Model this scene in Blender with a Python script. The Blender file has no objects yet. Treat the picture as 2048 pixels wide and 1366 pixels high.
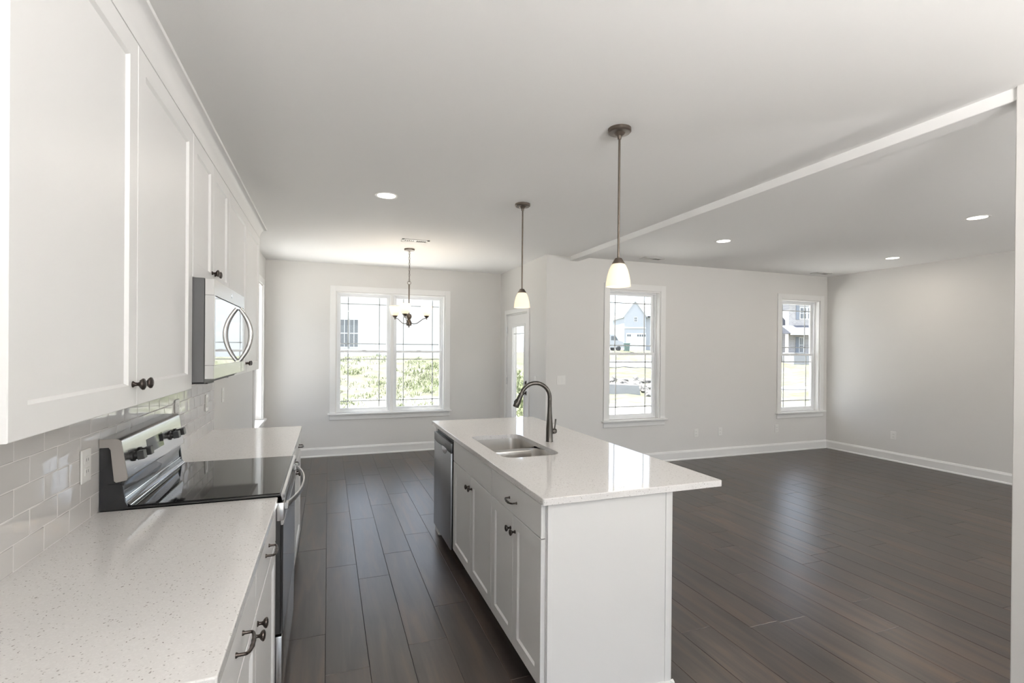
import bpy, bmesh, math, random
from mathutils import Vector, Matrix
random.seed(7)
PI = math.pi
sc = bpy.context.scene
COL = sc.collection

# ------------------------------------------------------------------ camera
H = 1.5239
yaw, pit, rol = math.radians(20.274), math.radians(-0.1619), math.radians(0.4589)
Rv = Vector((math.cos(yaw), -math.sin(yaw), 0))
Fv = Vector((math.sin(yaw) * math.cos(pit), math.cos(yaw) * math.cos(pit), math.sin(pit)))
Uv = Rv.cross(Fv)
R2 = math.cos(rol) * Rv + math.sin(rol) * Uv
U2 = -math.sin(rol) * Rv + math.cos(rol) * Uv
cd = bpy.data.cameras.new('camera')
cam = bpy.data.objects.new('camera', cd)
COL.objects.link(cam)
cd.sensor_width = 36
cd.lens = 995.575 / 2048 * 36
cd.shift_y = 18.85 / 2048
cd.clip_start = 0.02
cd.clip_end = 500
m3 = Matrix((R2, U2, -Fv)).transposed()
cam.matrix_world = Matrix.Translation((0, 0, H)) @ m3.to_4x4()
sc.camera = cam

# ------------------------------------------------------------------ world, sun, exposure
SKY = 2.3
w = bpy.data.worlds.new('sky')
sc.world = w
w.use_nodes = True
nt = w.node_tree
nt.nodes.clear()
out = nt.nodes.new('ShaderNodeOutputWorld')
bg = nt.nodes.new('ShaderNodeBackground')
sky = nt.nodes.new('ShaderNodeTexSky')
sky.sky_type = 'NISHITA'
sky.sun_disc = False
sky.sun_elevation = math.radians(55)
sky.sun_rotation = math.radians(200)
sky.air_density = 1.0
mixn = nt.nodes.new('ShaderNodeMix')
mixn.data_type = 'RGBA'
mixn.inputs[0].default_value = 0.86
nt.links.new(sky.outputs[0], mixn.inputs[6])
mixn.inputs[7].default_value = (SKY * 0.91, SKY * 0.98, SKY * 1.09, 1)
nt.links.new(mixn.outputs[2], bg.inputs[0])
bg.inputs[1].default_value = 1.0
nt.links.new(bg.outputs[0], out.inputs[0])

sl = bpy.data.lights.new('sun', 'SUN')
sl.energy = 24
sl.angle = math.radians(1.0)
sl.color = (1, 0.96, 0.9)
so = bpy.data.objects.new('sun', sl)
COL.objects.link(so)
so.rotation_euler = Vector((-0.2, 0.08, 1.0)).to_track_quat('Z', 'Y').to_euler()

sc.view_settings.view_transform = 'Standard'
sc.view_settings.look = 'None'
sc.view_settings.gamma = 1
sc.view_settings.use_curve_mapping = False
sc.view_settings.exposure = 0.17
sc.cycles.max_bounces = 10
sc.cycles.diffuse_bounces = 7
sc.cycles.glossy_bounces = 5
sc.cycles.transmission_bounces = 6
sc.cycles.transparent_max_bounces = 12
sc.cycles.caustics_reflective = False
sc.cycles.caustics_refractive = False
sc.cycles.sample_clamp_indirect = 8

# ------------------------------------------------------------------ materials
def new_mat(name):
    m = bpy.data.materials.new(name)
    m.use_nodes = True
    t = m.node_tree
    return m, t, t.nodes['Principled BSDF'], t.nodes['Material Output']

def N(t, kind, **kw):
    n = t.nodes.new(kind)
    for k, v in kw.items():
        setattr(n, k, v)
    return n

def plain(name, col, rough=0.5, metal=0.0, spec=0.5, bump=0.0, bscale=200, var=0.0, coat=0.0, emit=None, es=0):
    m, t, b, o = new_mat(name)
    b.inputs['Base Color'].default_value = (*col, 1)
    b.inputs['Roughness'].default_value = rough
    b.inputs['Metallic'].default_value = metal
    b.inputs['Specular IOR Level'].default_value = spec
    b.inputs['Coat Weight'].default_value = coat
    g = N(t, 'ShaderNodeNewGeometry')
    nz = N(t, 'ShaderNodeTexNoise')
    nz.inputs['Scale'].default_value = bscale
    t.links.new(g.outputs['Position'], nz.inputs['Vector'])
    if bump:
        bp = N(t, 'ShaderNodeBump')
        bp.inputs['Strength'].default_value = bump
        bp.inputs['Distance'].default_value = 0.002
        t.links.new(nz.outputs[0], bp.inputs['Height'])
        t.links.new(bp.outputs[0], b.inputs['Normal'])
    if var:
        mr = N(t, 'ShaderNodeMapRange')
        mr.inputs['To Min'].default_value = 1 - var
        mr.inputs['To Max'].default_value = 1 + var
        t.links.new(nz.outputs[0], mr.inputs[0])
        vm = N(t, 'ShaderNodeVectorMath', operation='SCALE')
        vm.inputs[0].default_value = col
        t.links.new(mr.outputs[0], vm.inputs['Scale'])
        t.links.new(vm.outputs[0], b.inputs['Base Color'])
    if emit:
        b.inputs['Emission Color'].default_value = (*emit, 1)
        b.inputs['Emission Strength'].default_value = es
    return m

M = {}
M['wall'] = plain('wall_paint', (0.72, 0.708, 0.69), 0.75, bump=0.12, bscale=350, spec=0.25)
M['ceil'] = plain('ceiling_paint', (0.90, 0.898, 0.894), 0.9, bump=0.1, bscale=300, spec=0.2)
M['trim'] = plain('trim_enamel', (0.81, 0.805, 0.795), 0.32, bump=0.02, bscale=60)
M['cab'] = plain('cabinet_paint', (0.745, 0.742, 0.737), 0.42, bump=0.03, bscale=90)
M['cabin'] = plain('cabinet_inside', (0.70, 0.68, 0.65), 0.6)
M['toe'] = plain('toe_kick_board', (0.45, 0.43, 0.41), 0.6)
M['vinyl'] = plain('window_vinyl', (0.84, 0.85, 0.86), 0.35)
M['grille'] = plain('grille_bar', (0.62, 0.62, 0.61), 0.5)
M['bronze'] = plain('dark_bronze', (0.05, 0.04, 0.035), 0.32, metal=0.85, bump=0.03, bscale=120)
M['lampmetal'] = plain('brushed_bronze', (0.15, 0.125, 0.105), 0.4, metal=0.8)
M['plastic'] = plain('white_plastic', (0.80, 0.79, 0.77), 0.35)
M['slot'] = plain('dark_slot', (0.05, 0.05, 0.05), 0.5)
M['black'] = plain('black_enamel', (0.012, 0.012, 0.013), 0.22)
M['blackpl'] = plain('black_plastic', (0.02, 0.02, 0.02), 0.35)
M['bglass'] = plain('black_ceramic_glass', (0.008, 0.008, 0.009), 0.04, spec=0.6)
M['mirrorglass'] = plain('reflective_oven_glass', (0.7, 0.7, 0.71), 0.02, metal=0.9)
M['chrome'] = plain('polished_steel', (0.75, 0.75, 0.76), 0.08, metal=1.0)
M['grout'] = plain('grout', (0.70, 0.68, 0.66), 0.8)
M['tile'] = plain('glazed_tile', (0.61, 0.595, 0.58), 0.035, spec=0.6)
M['greymetal'] = plain('painted_grey_case', (0.09, 0.09, 0.092), 0.45)
M['faucet'] = plain('oil_rubbed_steel', (0.095, 0.088, 0.08), 0.3, metal=0.9)
M['amber'] = plain('oven_ring_copper', (0.5, 0.3, 0.15), 0.4, metal=0.5)

def steel(name, col, rough, axis='z', metal=1.0):
    m, t, b, o = new_mat(name)
    b.inputs['Metallic'].default_value = metal
    b.inputs['Roughness'].default_value = rough
    g = N(t, 'ShaderNodeNewGeometry')
    mp = N(t, 'ShaderNodeMapping')
    s = {'x': (4, 500, 500), 'y': (500, 4, 500), 'z': (500, 500, 4)}[axis]
    mp.inputs['Scale'].default_value = s
    nz = N(t, 'ShaderNodeTexNoise')
    nz.inputs['Scale'].default_value = 1
    t.links.new(g.outputs['Position'], mp.inputs[0])
    t.links.new(mp.outputs[0], nz.inputs['Vector'])
    mr = N(t, 'ShaderNodeMapRange')
    mr.inputs['To Min'].default_value = 0.9
    mr.inputs['To Max'].default_value = 1.08
    t.links.new(nz.outputs[0], mr.inputs[0])
    vm = N(t, 'ShaderNodeVectorMath', operation='SCALE')
    vm.inputs[0].default_value = col
    t.links.new(mr.outputs[0], vm.inputs['Scale'])
    t.links.new(vm.outputs[0], b.inputs['Base Color'])
    mr2 = N(t, 'ShaderNodeMapRange')
    mr2.inputs['To Min'].default_value = rough * 0.8
    mr2.inputs['To Max'].default_value = rough * 1.25
    t.links.new(nz.outputs[0], mr2.inputs[0])
    t.links.new(mr2.outputs[0], b.inputs['Roughness'])
    return m
M['steel'] = steel('brushed_steel', (0.62, 0.61, 0.60), 0.24, 'y')
M['steelv'] = steel('brushed_steel_upright', (0.36, 0.365, 0.38), 0.3, 'z')
M['sink'] = steel('brushed_sink_steel', (0.66, 0.64, 0.615), 0.3, 'y')

def quartz():
    m, t, b, o = new_mat('speckled_quartz')
    g = N(t, 'ShaderNodeNewGeometry')
    base = (0.77, 0.755, 0.745, 1)
    v1 = N(t, 'ShaderNodeTexVoronoi')
    v1.inputs['Scale'].default_value = 150
    v1.inputs['Randomness'].default_value = 1
    wn = N(t, 'ShaderNodeTexNoise')
    wn.inputs['Scale'].default_value = 90
    mxv = N(t, 'ShaderNodeMix', data_type='RGBA')
    mxv.inputs[0].default_value = 0.012
    t.links.new(g.outputs['Position'], mxv.inputs[6])
    t.links.new(wn.outputs['Color'], mxv.inputs[7])
    t.links.new(g.outputs['Position'], wn.inputs['Vector'])
    t.links.new(mxv.outputs[2], v1.inputs['Vector'])
    # small flecks: cells whose random colour is rare, close to the cell centre
    sep = N(t, 'ShaderNodeSeparateColor')
    t.links.new(v1.outputs['Color'], sep.inputs[0])
    rare = N(t, 'ShaderNodeMath', operation='GREATER_THAN')
    rare.inputs[1].default_value = 0.66
    t.links.new(sep.outputs[0], rare.inputs[0])
    near = N(t, 'ShaderNodeMath', operation='LESS_THAN')
    near.inputs[1].default_value = 0.30
    t.links.new(v1.outputs['Distance'], near.inputs[0])
    mul = N(t, 'ShaderNodeMath', operation='MULTIPLY')
    t.links.new(rare.outputs[0], mul.inputs[0])
    t.links.new(near.outputs[0], mul.inputs[1])
    mul2 = N(t, 'ShaderNodeMath', operation='MULTIPLY')
    t.links.new(mul.outputs[0], mul2.inputs[0])
    t.links.new(sep.outputs[1], mul2.inputs[1])
    cm = N(t, 'ShaderNodeMix', data_type='RGBA')
    cm.inputs[6].default_value = base
    cm.inputs[7].default_value = (0.30, 0.28, 0.265, 1)
    t.links.new(mul2.outputs[0], cm.inputs[0])
    # light flecks
    v2 = N(t, 'ShaderNodeTexVoronoi')
    v2.inputs['Scale'].default_value = 260
    t.links.new(g.outputs['Position'], v2.inputs['Vector'])
    s2 = N(t, 'ShaderNodeSeparateColor')
    t.links.new(v2.outputs['Color'], s2.inputs[0])
    r2 = N(t, 'ShaderNodeMath', operation='GREATER_THAN')
    r2.inputs[1].default_value = 0.7
    t.links.new(s2.outputs[0], r2.inputs[0])
    n2 = N(t, 'ShaderNodeMath', operation='MULTIPLY')
    n2.inputs[1].default_value = 0.35
    t.links.new(r2.outputs[0], n2.inputs[0])
    cm2 = N(t, 'ShaderNodeMix', data_type='RGBA')
    cm2.inputs[7].default_value = (0.86, 0.85, 0.84, 1)
    t.links.new(n2.outputs[0], cm2.inputs[0])
    t.links.new(cm.outputs[2], cm2.inputs[6])
    t.links.new(cm2.outputs[2], b.inputs['Base Color'])
    b.inputs['Roughness'].default_value = 0.05
    b.inputs['Specular IOR Level'].default_value = 0.5
    return m
M['quartz'] = quartz()

def floorwood():
    m, t, b, o = new_mat('floor_planks')
    g = N(t, 'ShaderNodeNewGeometry')
    at = N(t, 'ShaderNodeAttribute', attribute_name='tone')
    sepa = N(t, 'ShaderNodeSeparateColor')
    t.links.new(at.outputs['Color'], sepa.inputs[0])
    mp = N(t, 'ShaderNodeMapping')
    mp.inputs['Scale'].default_value = (9, 0.9, 1)
    add = N(t, 'ShaderNodeVectorMath', operation='MULTIPLY_ADD')
    add.inputs[1].default_value = (40, 40, 40)
    t.links.new(at.outputs['Color'], add.inputs[0])
    t.links.new(g.outputs['Position'], add.inputs[2])
    t.links.new(add.outputs[0], mp.inputs[0])
    n1 = N(t, 'ShaderNodeTexNoise')
    n1.inputs['Scale'].default_value = 1.6
    n1.inputs['Detail'].default_value = 4
    n1.inputs['Distortion'].default_value = 0.6
    t.links.new(mp.outputs[0], n1.inputs['Vector'])
    mp2 = N(t, 'ShaderNodeMapping')
    mp2.inputs['Scale'].default_value = (70, 3.0, 1)
    t.links.new(add.outputs[0], mp2.inputs[0])
    n2 = N(t, 'ShaderNodeTexNoise')
    n2.inputs['Scale'].default_value = 1.5
    n2.inputs['Detail'].default_value = 5
    t.links.new(mp2.outputs[0], n2.inputs['Vector'])
    cr = N(t, 'ShaderNodeValToRGB')
    cr.color_ramp.elements[0].position = 0.3
    cr.color_ramp.elements[0].color = (0.026, 0.0205, 0.0185, 1)
    cr.color_ramp.elements[1].position = 0.72
    cr.color_ramp.elements[1].color = (0.092, 0.060, 0.042, 1)
    e = cr.color_ramp.elements.new(0.5)
    e.color = (0.050, 0.039, 0.034, 1)
    t.links.new(n1.outputs[0], cr.inputs[0])
    mr = N(t, 'ShaderNodeMapRange')
    mr.inputs['To Min'].default_value = 0.82
    mr.inputs['To Max'].default_value = 1.18
    t.links.new(n2.outputs[0], mr.inputs[0])
    mr3 = N(t, 'ShaderNodeMapRange')
    mr3.inputs['To Min'].default_value = 0.82
    mr3.inputs['To Max'].default_value = 1.2
    t.links.new(sepa.outputs[0], mr3.inputs[0])
    mu = N(t, 'ShaderNodeMath', operation='MULTIPLY')
    t.links.new(mr.outputs[0], mu.inputs[0])
    t.links.new(mr3.outputs[0], mu.inputs[1])
    vm = N(t, 'ShaderNodeVectorMath', operation='SCALE')
    t.links.new(cr.outputs[0], vm.inputs[0])
    t.links.new(mu.outputs[0], vm.inputs['Scale'])
    t.links.new(vm.outputs[0], b.inputs['Base Color'])
    b.inputs['Roughness'].default_value = 0.33
    b.inputs['Specular IOR Level'].default_value = 0.6
    mr4 = N(t, 'ShaderNodeMapRange')
    mr4.inputs['To Min'].default_value = 0.27
    mr4.inputs['To Max'].default_value = 0.37
    t.links.new(n1.outputs[0], mr4.inputs[0])
    t.links.new(mr4.outputs[0], b.inputs['Roughness'])
    bp = N(t, 'ShaderNodeBump')
    bp.inputs['Strength'].default_value = 0.12
    bp.inputs['Distance'].default_value = 0.001
    t.links.new(n2.outputs[0], bp.inputs['Height'])
    t.links.new(bp.outputs[0], b.inputs['Normal'])
    return m
M['floor'] = floorwood()
M['seam'] = plain('plank_seam', (0.012, 0.01, 0.009), 0.7)

def pane_mat():
    m, t, b, o = new_mat('window_glass')
    t.nodes.remove(b)
    tr = N(t, 'ShaderNodeBsdfTransparent')
    tr.inputs[0].default_value = (0.97, 0.98, 0.985, 1)
    gl = N(t, 'ShaderNodeBsdfGlossy')
    gl.inputs['Roughness'].default_value = 0.0
    lw = N(t, 'ShaderNodeLayerWeight')
    pw = N(t, 'ShaderNodeMath', operation='POWER')
    pw.inputs[1].default_value = 5
    t.links.new(lw.outputs['Facing'], pw.inputs[0])
    fr = N(t, 'ShaderNodeMath', operation='MULTIPLY_ADD')
    fr.inputs[1].default_value = 0.6
    fr.inputs[2].default_value = 0.02
    t.links.new(pw.outputs[0], fr.inputs[0])
    lw.inputs[0].default_value = 0.5
    mx = N(t, 'ShaderNodeMixShader')
    t.links.new(fr.outputs[0], mx.inputs[0])
    t.links.new(tr.outputs[0], mx.inputs[1])
    t.links.new(gl.outputs[0], mx.inputs[2])
    t.links.new(mx.outputs[0], o.inputs[0])
    return m
M['pane'] = pane_mat()

def frosted(name, es, col=(1.0, 0.88, 0.74)):
    m, t, b, o = new_mat(name)
    b.inputs['Base Color'].default_value = (0.95, 0.93, 0.88, 1)
    b.inputs['Roughness'].default_value = 0.25
    b.inputs['Emission Color'].default_value = (*col, 1)
    b.inputs['Emission Strength'].default_value = es
    tl = N(t, 'ShaderNodeBsdfTranslucent')
    tl.inputs[0].default_value = (1, 0.93, 0.82, 1)
    mx = N(t, 'ShaderNodeMixShader')
    mx.inputs[0].default_value = 0.5
    t.links.new(b.outputs[0], mx.inputs[1])
    t.links.new(tl.outputs[0], mx.inputs[2])
    t.links.new(mx.outputs[0], o.inputs[0])
    return m
M['shade'] = frosted('frosted_lamp_glass', 0.22)
M['uplight_shade'] = plain('opaque_uplight_shade', (0.85, 0.84, 0.82), 0.4)  # opaque, so the added rear lamps throw their light upward only
M['bulb'] = plain('lit_bulb', (1, 1, 1), 0.5, emit=(1, 0.88, 0.7), es=1.6)
M['lens'] = plain('lit_diffuser', (1, 1, 1), 0.5, emit=(1, 0.93, 0.82), es=6)

# ------------------------------------------------------------------ mesh helpers
ORG = {}
class MB:
    def __init__(s):
        s.bm = bmesh.new()
    def _merge(s, b2):
        me = bpy.data.meshes.new('t')
        b2.to_mesh(me)
        b2.free()
        s.bm.from_mesh(me)
        bpy.data.meshes.remove(me)
    def box(s, x0, x1, y0, y1, z0, z1, bev=0.0, seg=1, mi=0):
        b = bmesh.new()
        bmesh.ops.create_cube(b, size=1)
        bmesh.ops.scale(b, vec=(abs(x1 - x0), abs(y1 - y0), abs(z1 - z0)), verts=b.verts)
        bmesh.ops.translate(b, vec=((x0 + x1) / 2, (y0 + y1) / 2, (z0 + z1) / 2), verts=b.verts)
        if bev:
            bmesh.ops.bevel(b, geom=b.edges[:], offset=bev, segments=seg, affect='EDGES', profile=0.5)
        for f in b.faces:
            f.material_index = mi
        s._merge(b)
        return s
    def prism(s, pts, axis, a0, a1, mi=0):
        """pts: 2-D polygon in the two axes other than `axis`, in x,y,z order"""
        def P(p, a):
            return {'x': (a, p[0], p[1]), 'y': (p[0], a, p[1]), 'z': (p[0], p[1], a)}[axis]
        v0 = [s.bm.verts.new(P(p, a0)) for p in pts]
        v1 = [s.bm.verts.new(P(p, a1)) for p in pts]
        n = len(pts)
        fs = [s.bm.faces.new(v0[::-1]), s.bm.faces.new(v1)]
        for i in range(n):
            fs.append(s.bm.faces.new((v0[i], v0[(i + 1) % n], v1[(i + 1) % n], v1[i])))
        for f in fs:
            f.material_index = mi
        return s
    def loft(s, loops, cap0=False, cap1=False, closed=True, mi=0):
        vs = [[s.bm.verts.new(p) for p in L] for L in loops]
        n = len(loops[0])
        for a, b in zip(vs, vs[1:]):
            for i in range(n if closed else n - 1):
                j = (i + 1) % n
                try:
                    f = s.bm.faces.new((a[i], a[j], b[j], b[i]))
                    f.material_index = mi
                except ValueError:
                    pass
        if cap0:
            s.bm.faces.new(vs[0][::-1]).material_index = mi
        if cap1:
            s.bm.faces.new(vs[-1]).material_index = mi
        return vs
    def lathe(s, prof, c, axis='z', seg=24, mi=0, cap=True):
        """prof: list of (radius, height along axis) from c"""
        loops = []
        for r, h in prof:
            L = []
            for i in range(seg):
                a = 2 * PI * i / seg
                ca, sa = math.cos(a) * max(r, 1e-5), math.sin(a) * max(r, 1e-5)
                L.append({'z': (c[0] + ca, c[1] + sa, c[2] + h), 'x': (c[0] + h, c[1] + ca, c[2] + sa),
                          '-x': (c[0] - h, c[1] + ca, c[2] + sa), 'y': (c[0] + ca, c[1] + h, c[2] + sa),
                          '-y': (c[0] + ca, c[1] - h, c[2] + sa)}[axis])
            loops.append(L)
        s.loft(loops, cap, cap)
        return s
    def tube(s, pts, rads, seg=12, caps=True, flat=None):
        pts = [Vector(p) for p in pts]
        if not isinstance(rads, (list, tuple)):
            rads = [rads] * len(pts)
        up = None
        loops = []
        for i, p in enumerate(pts):
            d = (pts[min(i + 1, len(pts) - 1)] - pts[max(i - 1, 0)]).normalized()
            if up is None:
                up = d.orthogonal().normalized()
            else:
                up = (up - d * up.dot(d)).normalized()
            sd = d.cross(up)
            r = rads[i]
            loops.append([tuple(p + up * math.cos(2 * PI * k / seg) * r + sd * math.sin(2 * PI * k / seg) * r) for k in range(seg)])
        s.loft(loops, caps, caps)
        return s
    def band(s, pts, half, th):
        """flat strap following pts in plan; half = half height in z, th = thickness"""
        pts = [Vector(p) for p in pts]
        loops = []
        for i, p in enumerate(pts):
            d = (pts[min(i + 1, len(pts) - 1)] - pts[max(i - 1, 0)]).normalized()
            n = Vector((d.y, -d.x, 0)).normalized() * th / 2
            z = Vector((0, 0, half))
            k = 0.7
            loops.append([tuple(p + n + z * k), tuple(p + n * 0.5 + z), tuple(p - n * 0.5 + z), tuple(p - n + z * k),
                          tuple(p - n - z * k), tuple(p - n * 0.5 - z), tuple(p + n * 0.5 - z), tuple(p + n - z * k)])
        s.loft(loops, True, True)
        return s
    def build(s, name, mat, parent=None, smooth=False, origin=None):
        bmesh.ops.recalc_face_normals(s.bm, faces=s.bm.faces)
        if parent is not None:
            og = ORG.get(parent.name, Vector((0, 0, 0)))
        else:
            if origin is None:
                vs = s.bm.verts
                xs = [v.co.x for v in vs]; ys = [v.co.y for v in vs]; zs = [v.co.z for v in vs]
                origin = ((min(xs) + max(xs)) / 2, (min(ys) + max(ys)) / 2, min(zs))
            og = Vector(origin)
        bmesh.ops.translate(s.bm, vec=-og, verts=s.bm.verts)
        me = bpy.data.meshes.new(name)
        s.bm.to_mesh(me)
        s.bm.free()
        for mm in (mat if isinstance(mat, (list, tuple)) else [mat]):
            me.materials.append(mm)
        o = bpy.data.objects.new(name, me)
        COL.objects.link(o)
        if parent is not None:
            o.parent = parent
        else:
            o.location = og
        ORG[o.name] = og
        if smooth:
            for p in me.polygons:
                p.use_smooth = True
            try:
                me.set_sharp_from_angle(angle=math.radians(38))
            except Exception:
                pass
        return o

def tag(o, label=None, cat=None, group=None, kind=None):
    if label: o['label'] = label
    if cat: o['category'] = cat
    if group: o['group'] = group
    if kind: o['kind'] = kind
    return o

def thing(name, loc, label, cat, group=None, kind=None):
    e = bpy.data.objects.new(name, None)
    COL.objects.link(e)
    e.location = loc
    e.empty_display_size = 0.1
    ORG[e.name] = Vector(loc)
    return tag(e, label, cat, group, kind)

def copy_tree(o, parent=None):
    c = o.copy()
    COL.objects.link(c)
    if parent is not None:
        c.parent = parent
    for ch in list(o.children):
        copy_tree(ch, c)
    return c

def struct(mb, name, mat, label, cat):
    o = mb.build(name, mat)
    return tag(o, label, cat, None, 'structure')

# ------------------------------------------------------------------ room data
XW, XD, XR = -0.798, 2.558, 7.445     # left wall, door wall, right wall
YB, YL, YN = 7.46, 5.697, -3.0        # dining wall, living wall, rear wall
ZC = 2.717
WT = 0.16
ZS, ZT = 0.60, 2.325                  # window opening

def wall_along_x(mb, y0, y1, x0, x1, z0, z1, holes):
    xs = sorted(holes)
    cur = x0
    for a, b, c, d in xs:
        mb.box(cur, a, y0, y1, z0, z1)
        if c > z0: mb.box(a, b, y0, y1, z0, c)
        if d < z1: mb.box(a, b, y0, y1, d, z1)
        cur = b
    mb.box(cur, x1, y0, y1, z0, z1)
def wall_along_y(mb, x0, x1, y0, y1, z0, z1, holes):
    cur = y0
    for a, b, c, d in sorted(holes):
        mb.box(x0, x1, cur, a, z0, z1)
        if c > z0: mb.box(x0, x1, a, b, z0, c)
        if d < z1: mb.box(x0, x1, a, b, d, z1)
        cur = b
    mb.box(x0, x1, cur, y1, z0, z1)

BW = (0.105, 1.662)       # dining double window
W2 = (3.465, 4.262)       # living windows
W3 = (6.475, 7.278)
LW = (6.37, 7.12)         # window in the left wall
DR = (6.300, 7.140)       # patio door
RW = 2.87                 # partition beside the camera
mb = MB(); wall_along_y(mb, XW - WT, XW, YN, YB + WT, -0.05, ZC, [(LW[0], LW[1], ZS, ZT)])
struct(mb, 'wall_left', M['wall'], 'white painted kitchen wall behind the cabinets', 'wall')
mb = MB(); wall_along_x(mb, YB, YB + WT, XW, XD + WT, -0.05, ZC, [(BW[0], BW[1], ZS, ZT)])
struct(mb, 'wall_back', M['wall'], 'white painted dining wall around the double window', 'wall')
mb = MB(); wall_along_y(mb, XD, XD + WT, YL, YB, -0.05, ZC, [(DR[0], DR[1], -0.05, 2.045)])
struct(mb, 'wall_side', M['wall'], 'short white wall holding the glazed patio door', 'wall')
mb = MB(); wall_along_x(mb, YL, YL + WT, XD + WT, XR + WT, -0.05, ZC, [(W2[0], W2[1], ZS, ZT), (W3[0], W3[1], ZS, ZT)])
struct(mb, 'wall_front', M['wall'], 'white living room wall with two single windows', 'wall')
mb = MB(); wall_along_y(mb, XR, XR + WT, YN, YL, -0.05, ZC, [(-2.3, -0.3, ZS, ZT)])
struct(mb, 'wall_right', M['wall'], 'plain white living room wall on the far right', 'wall')
mb = MB(); wall_along_x(mb, YN - WT, YN, XW - WT, XR + WT, -0.05, ZC, [(-0.45, 2.6, 0, 2.4), (3.3, 7.2, 0.3, 2.4)])  # wide openings added in the unseen rear wall for daylight
struct(mb, 'wall_rear', M['wall'], 'white wall behind the camera with wide openings added to let in light', 'wall')
mb = MB(); mb.box(RW, RW + 0.12, YN, 1.31, -0.05, ZC, 0.004)
struct(mb, 'wall_partition', M['wall'], 'white partition wall edge at the right edge of the picture', 'wall')
mb = MB(); mb.box(XW - WT, XR + WT, YN - WT, YB + WT, ZC, ZC + 0.2)
struct(mb, 'ceiling', M['ceil'], 'smooth white ceiling over kitchen and living room', 'ceiling')
mb = MB(); mb.box(2.885, 3.005, 1.3, YL, ZC - 0.058, ZC + 0.01, 0.003)
struct(mb, 'trim_1', M['ceil'], 'shallow white ceiling beam between kitchen and living room', 'beam')

# floor: planks 0.2 x 1.21 m, real seams
bm = bmesh.new()
lay = bm.loops.layers.color.new('tone')
offs = {-1: 0.41, 0: 0.052, 1: 1.013, 2: 0.167, 3: 0.50, 4: 0.94}
k0, k1 = int(math.floor((XW + 0.003) / 0.2)), int(math.ceil(XR / 0.2))
g_ = 0.0007
PL = 1.206
rr = random.Random(3)
for k in range(k0, k1 + 1):
    xa, xb = max(XW, -0.003 + k * 0.2 + g_), min(XR + 0.0, -0.003 + (k + 1) * 0.2 - g_)
    if xb - xa < 0.01: continue
    off = offs.get(k, rr.random() * PL)
    y = off - PL * (4)
    while y < YB:
        ya, yb = max(YN, y + g_), min(YB, y + PL - g_)
        if yb - ya > 0.01:
            b_ = 0.0015
            o_ = [bm.verts.new(p) for p in ((xa, ya, -0.0015), (xb, ya, -0.0015), (xb, yb, -0.0015), (xa, yb, -0.0015))]
            i_ = [bm.verts.new(p) for p in ((xa + b_, ya + b_, 0), (xb - b_, ya + b_, 0), (xb - b_, yb - b_, 0), (xa + b_, yb - b_, 0))]
            fs = [bm.faces.new(i_)] + [bm.faces.new((o_[j], o_[(j + 1) % 4], i_[(j + 1) % 4], i_[j])) for j in range(4)]
            c = (rr.random(), rr.random(), rr.random(), 1)
            for f in fs:
                for l in f.loops: l[lay] = c
        y += PL
v = [bm.verts.new(p) for p in ((XW, YN, -0.0016), (XR, YN, -0.0016), (XR, YB, -0.0016), (XW, YB, -0.0016))]
f = bm.faces.new(v); f.material_index = 1
v = [bm.verts.new((p[0], p[1], -0.05)) for p in ((XW, YN), (XR, YN), (XR, YB), (XW, YB))]
f = bm.faces.new(v); f.material_index = 1
me = bpy.data.meshes.new('floor'); bm.to_mesh(me); bm.free()
me.materials.append(M['floor']); me.materials.append(M['seam'])
fl = bpy.data.objects.new('floor', me); COL.objects.link(fl)
tag(fl, 'dark brown wood plank floor running through both rooms', 'floor', None, 'structure')

# baseboards (profiled) and shoe moulding
BP = [(0, 0), (0.022, 0), (0.022, 0.012), (0.014, 0.022), (0.014, 0.105), (0.009, 0.118), (0.006, 0.128), (0, 0.130)]
def base_x(name, yw, sgn, x0, x1, label):
    mb = MB(); mb.prism([(yw + sgn * a, z) for a, z in BP], 'x', x0, x1)
    return struct(mb, name, M['trim'], label, 'baseboard')
def base_y(name, xw, sgn, y0, y1, label):
    mb = MB(); mb.prism([(xw + sgn * a, z) for a, z in BP], 'y', y0, y1)
    return struct(mb, name, M['trim'], label, 'baseboard')
base_x('baseboard_back', YB, -1, XW, XD, 'white baseboard under the dining double window')
base_y('baseboard_side', XD, -1, YL, DR[0] - 0.09, 'white baseboard below the light switch by the patio door')
base_x('baseboard_front', YL, -1, XD, XR, 'white baseboard along the living room window wall')
base_y('baseboard_right', XR, -1, YN, YL, 'white baseboard along the plain right wall')
base_y('baseboard_left', XW, 1, 4.25, YB, 'white baseboard on the left wall beyond the cabinets')

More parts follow.
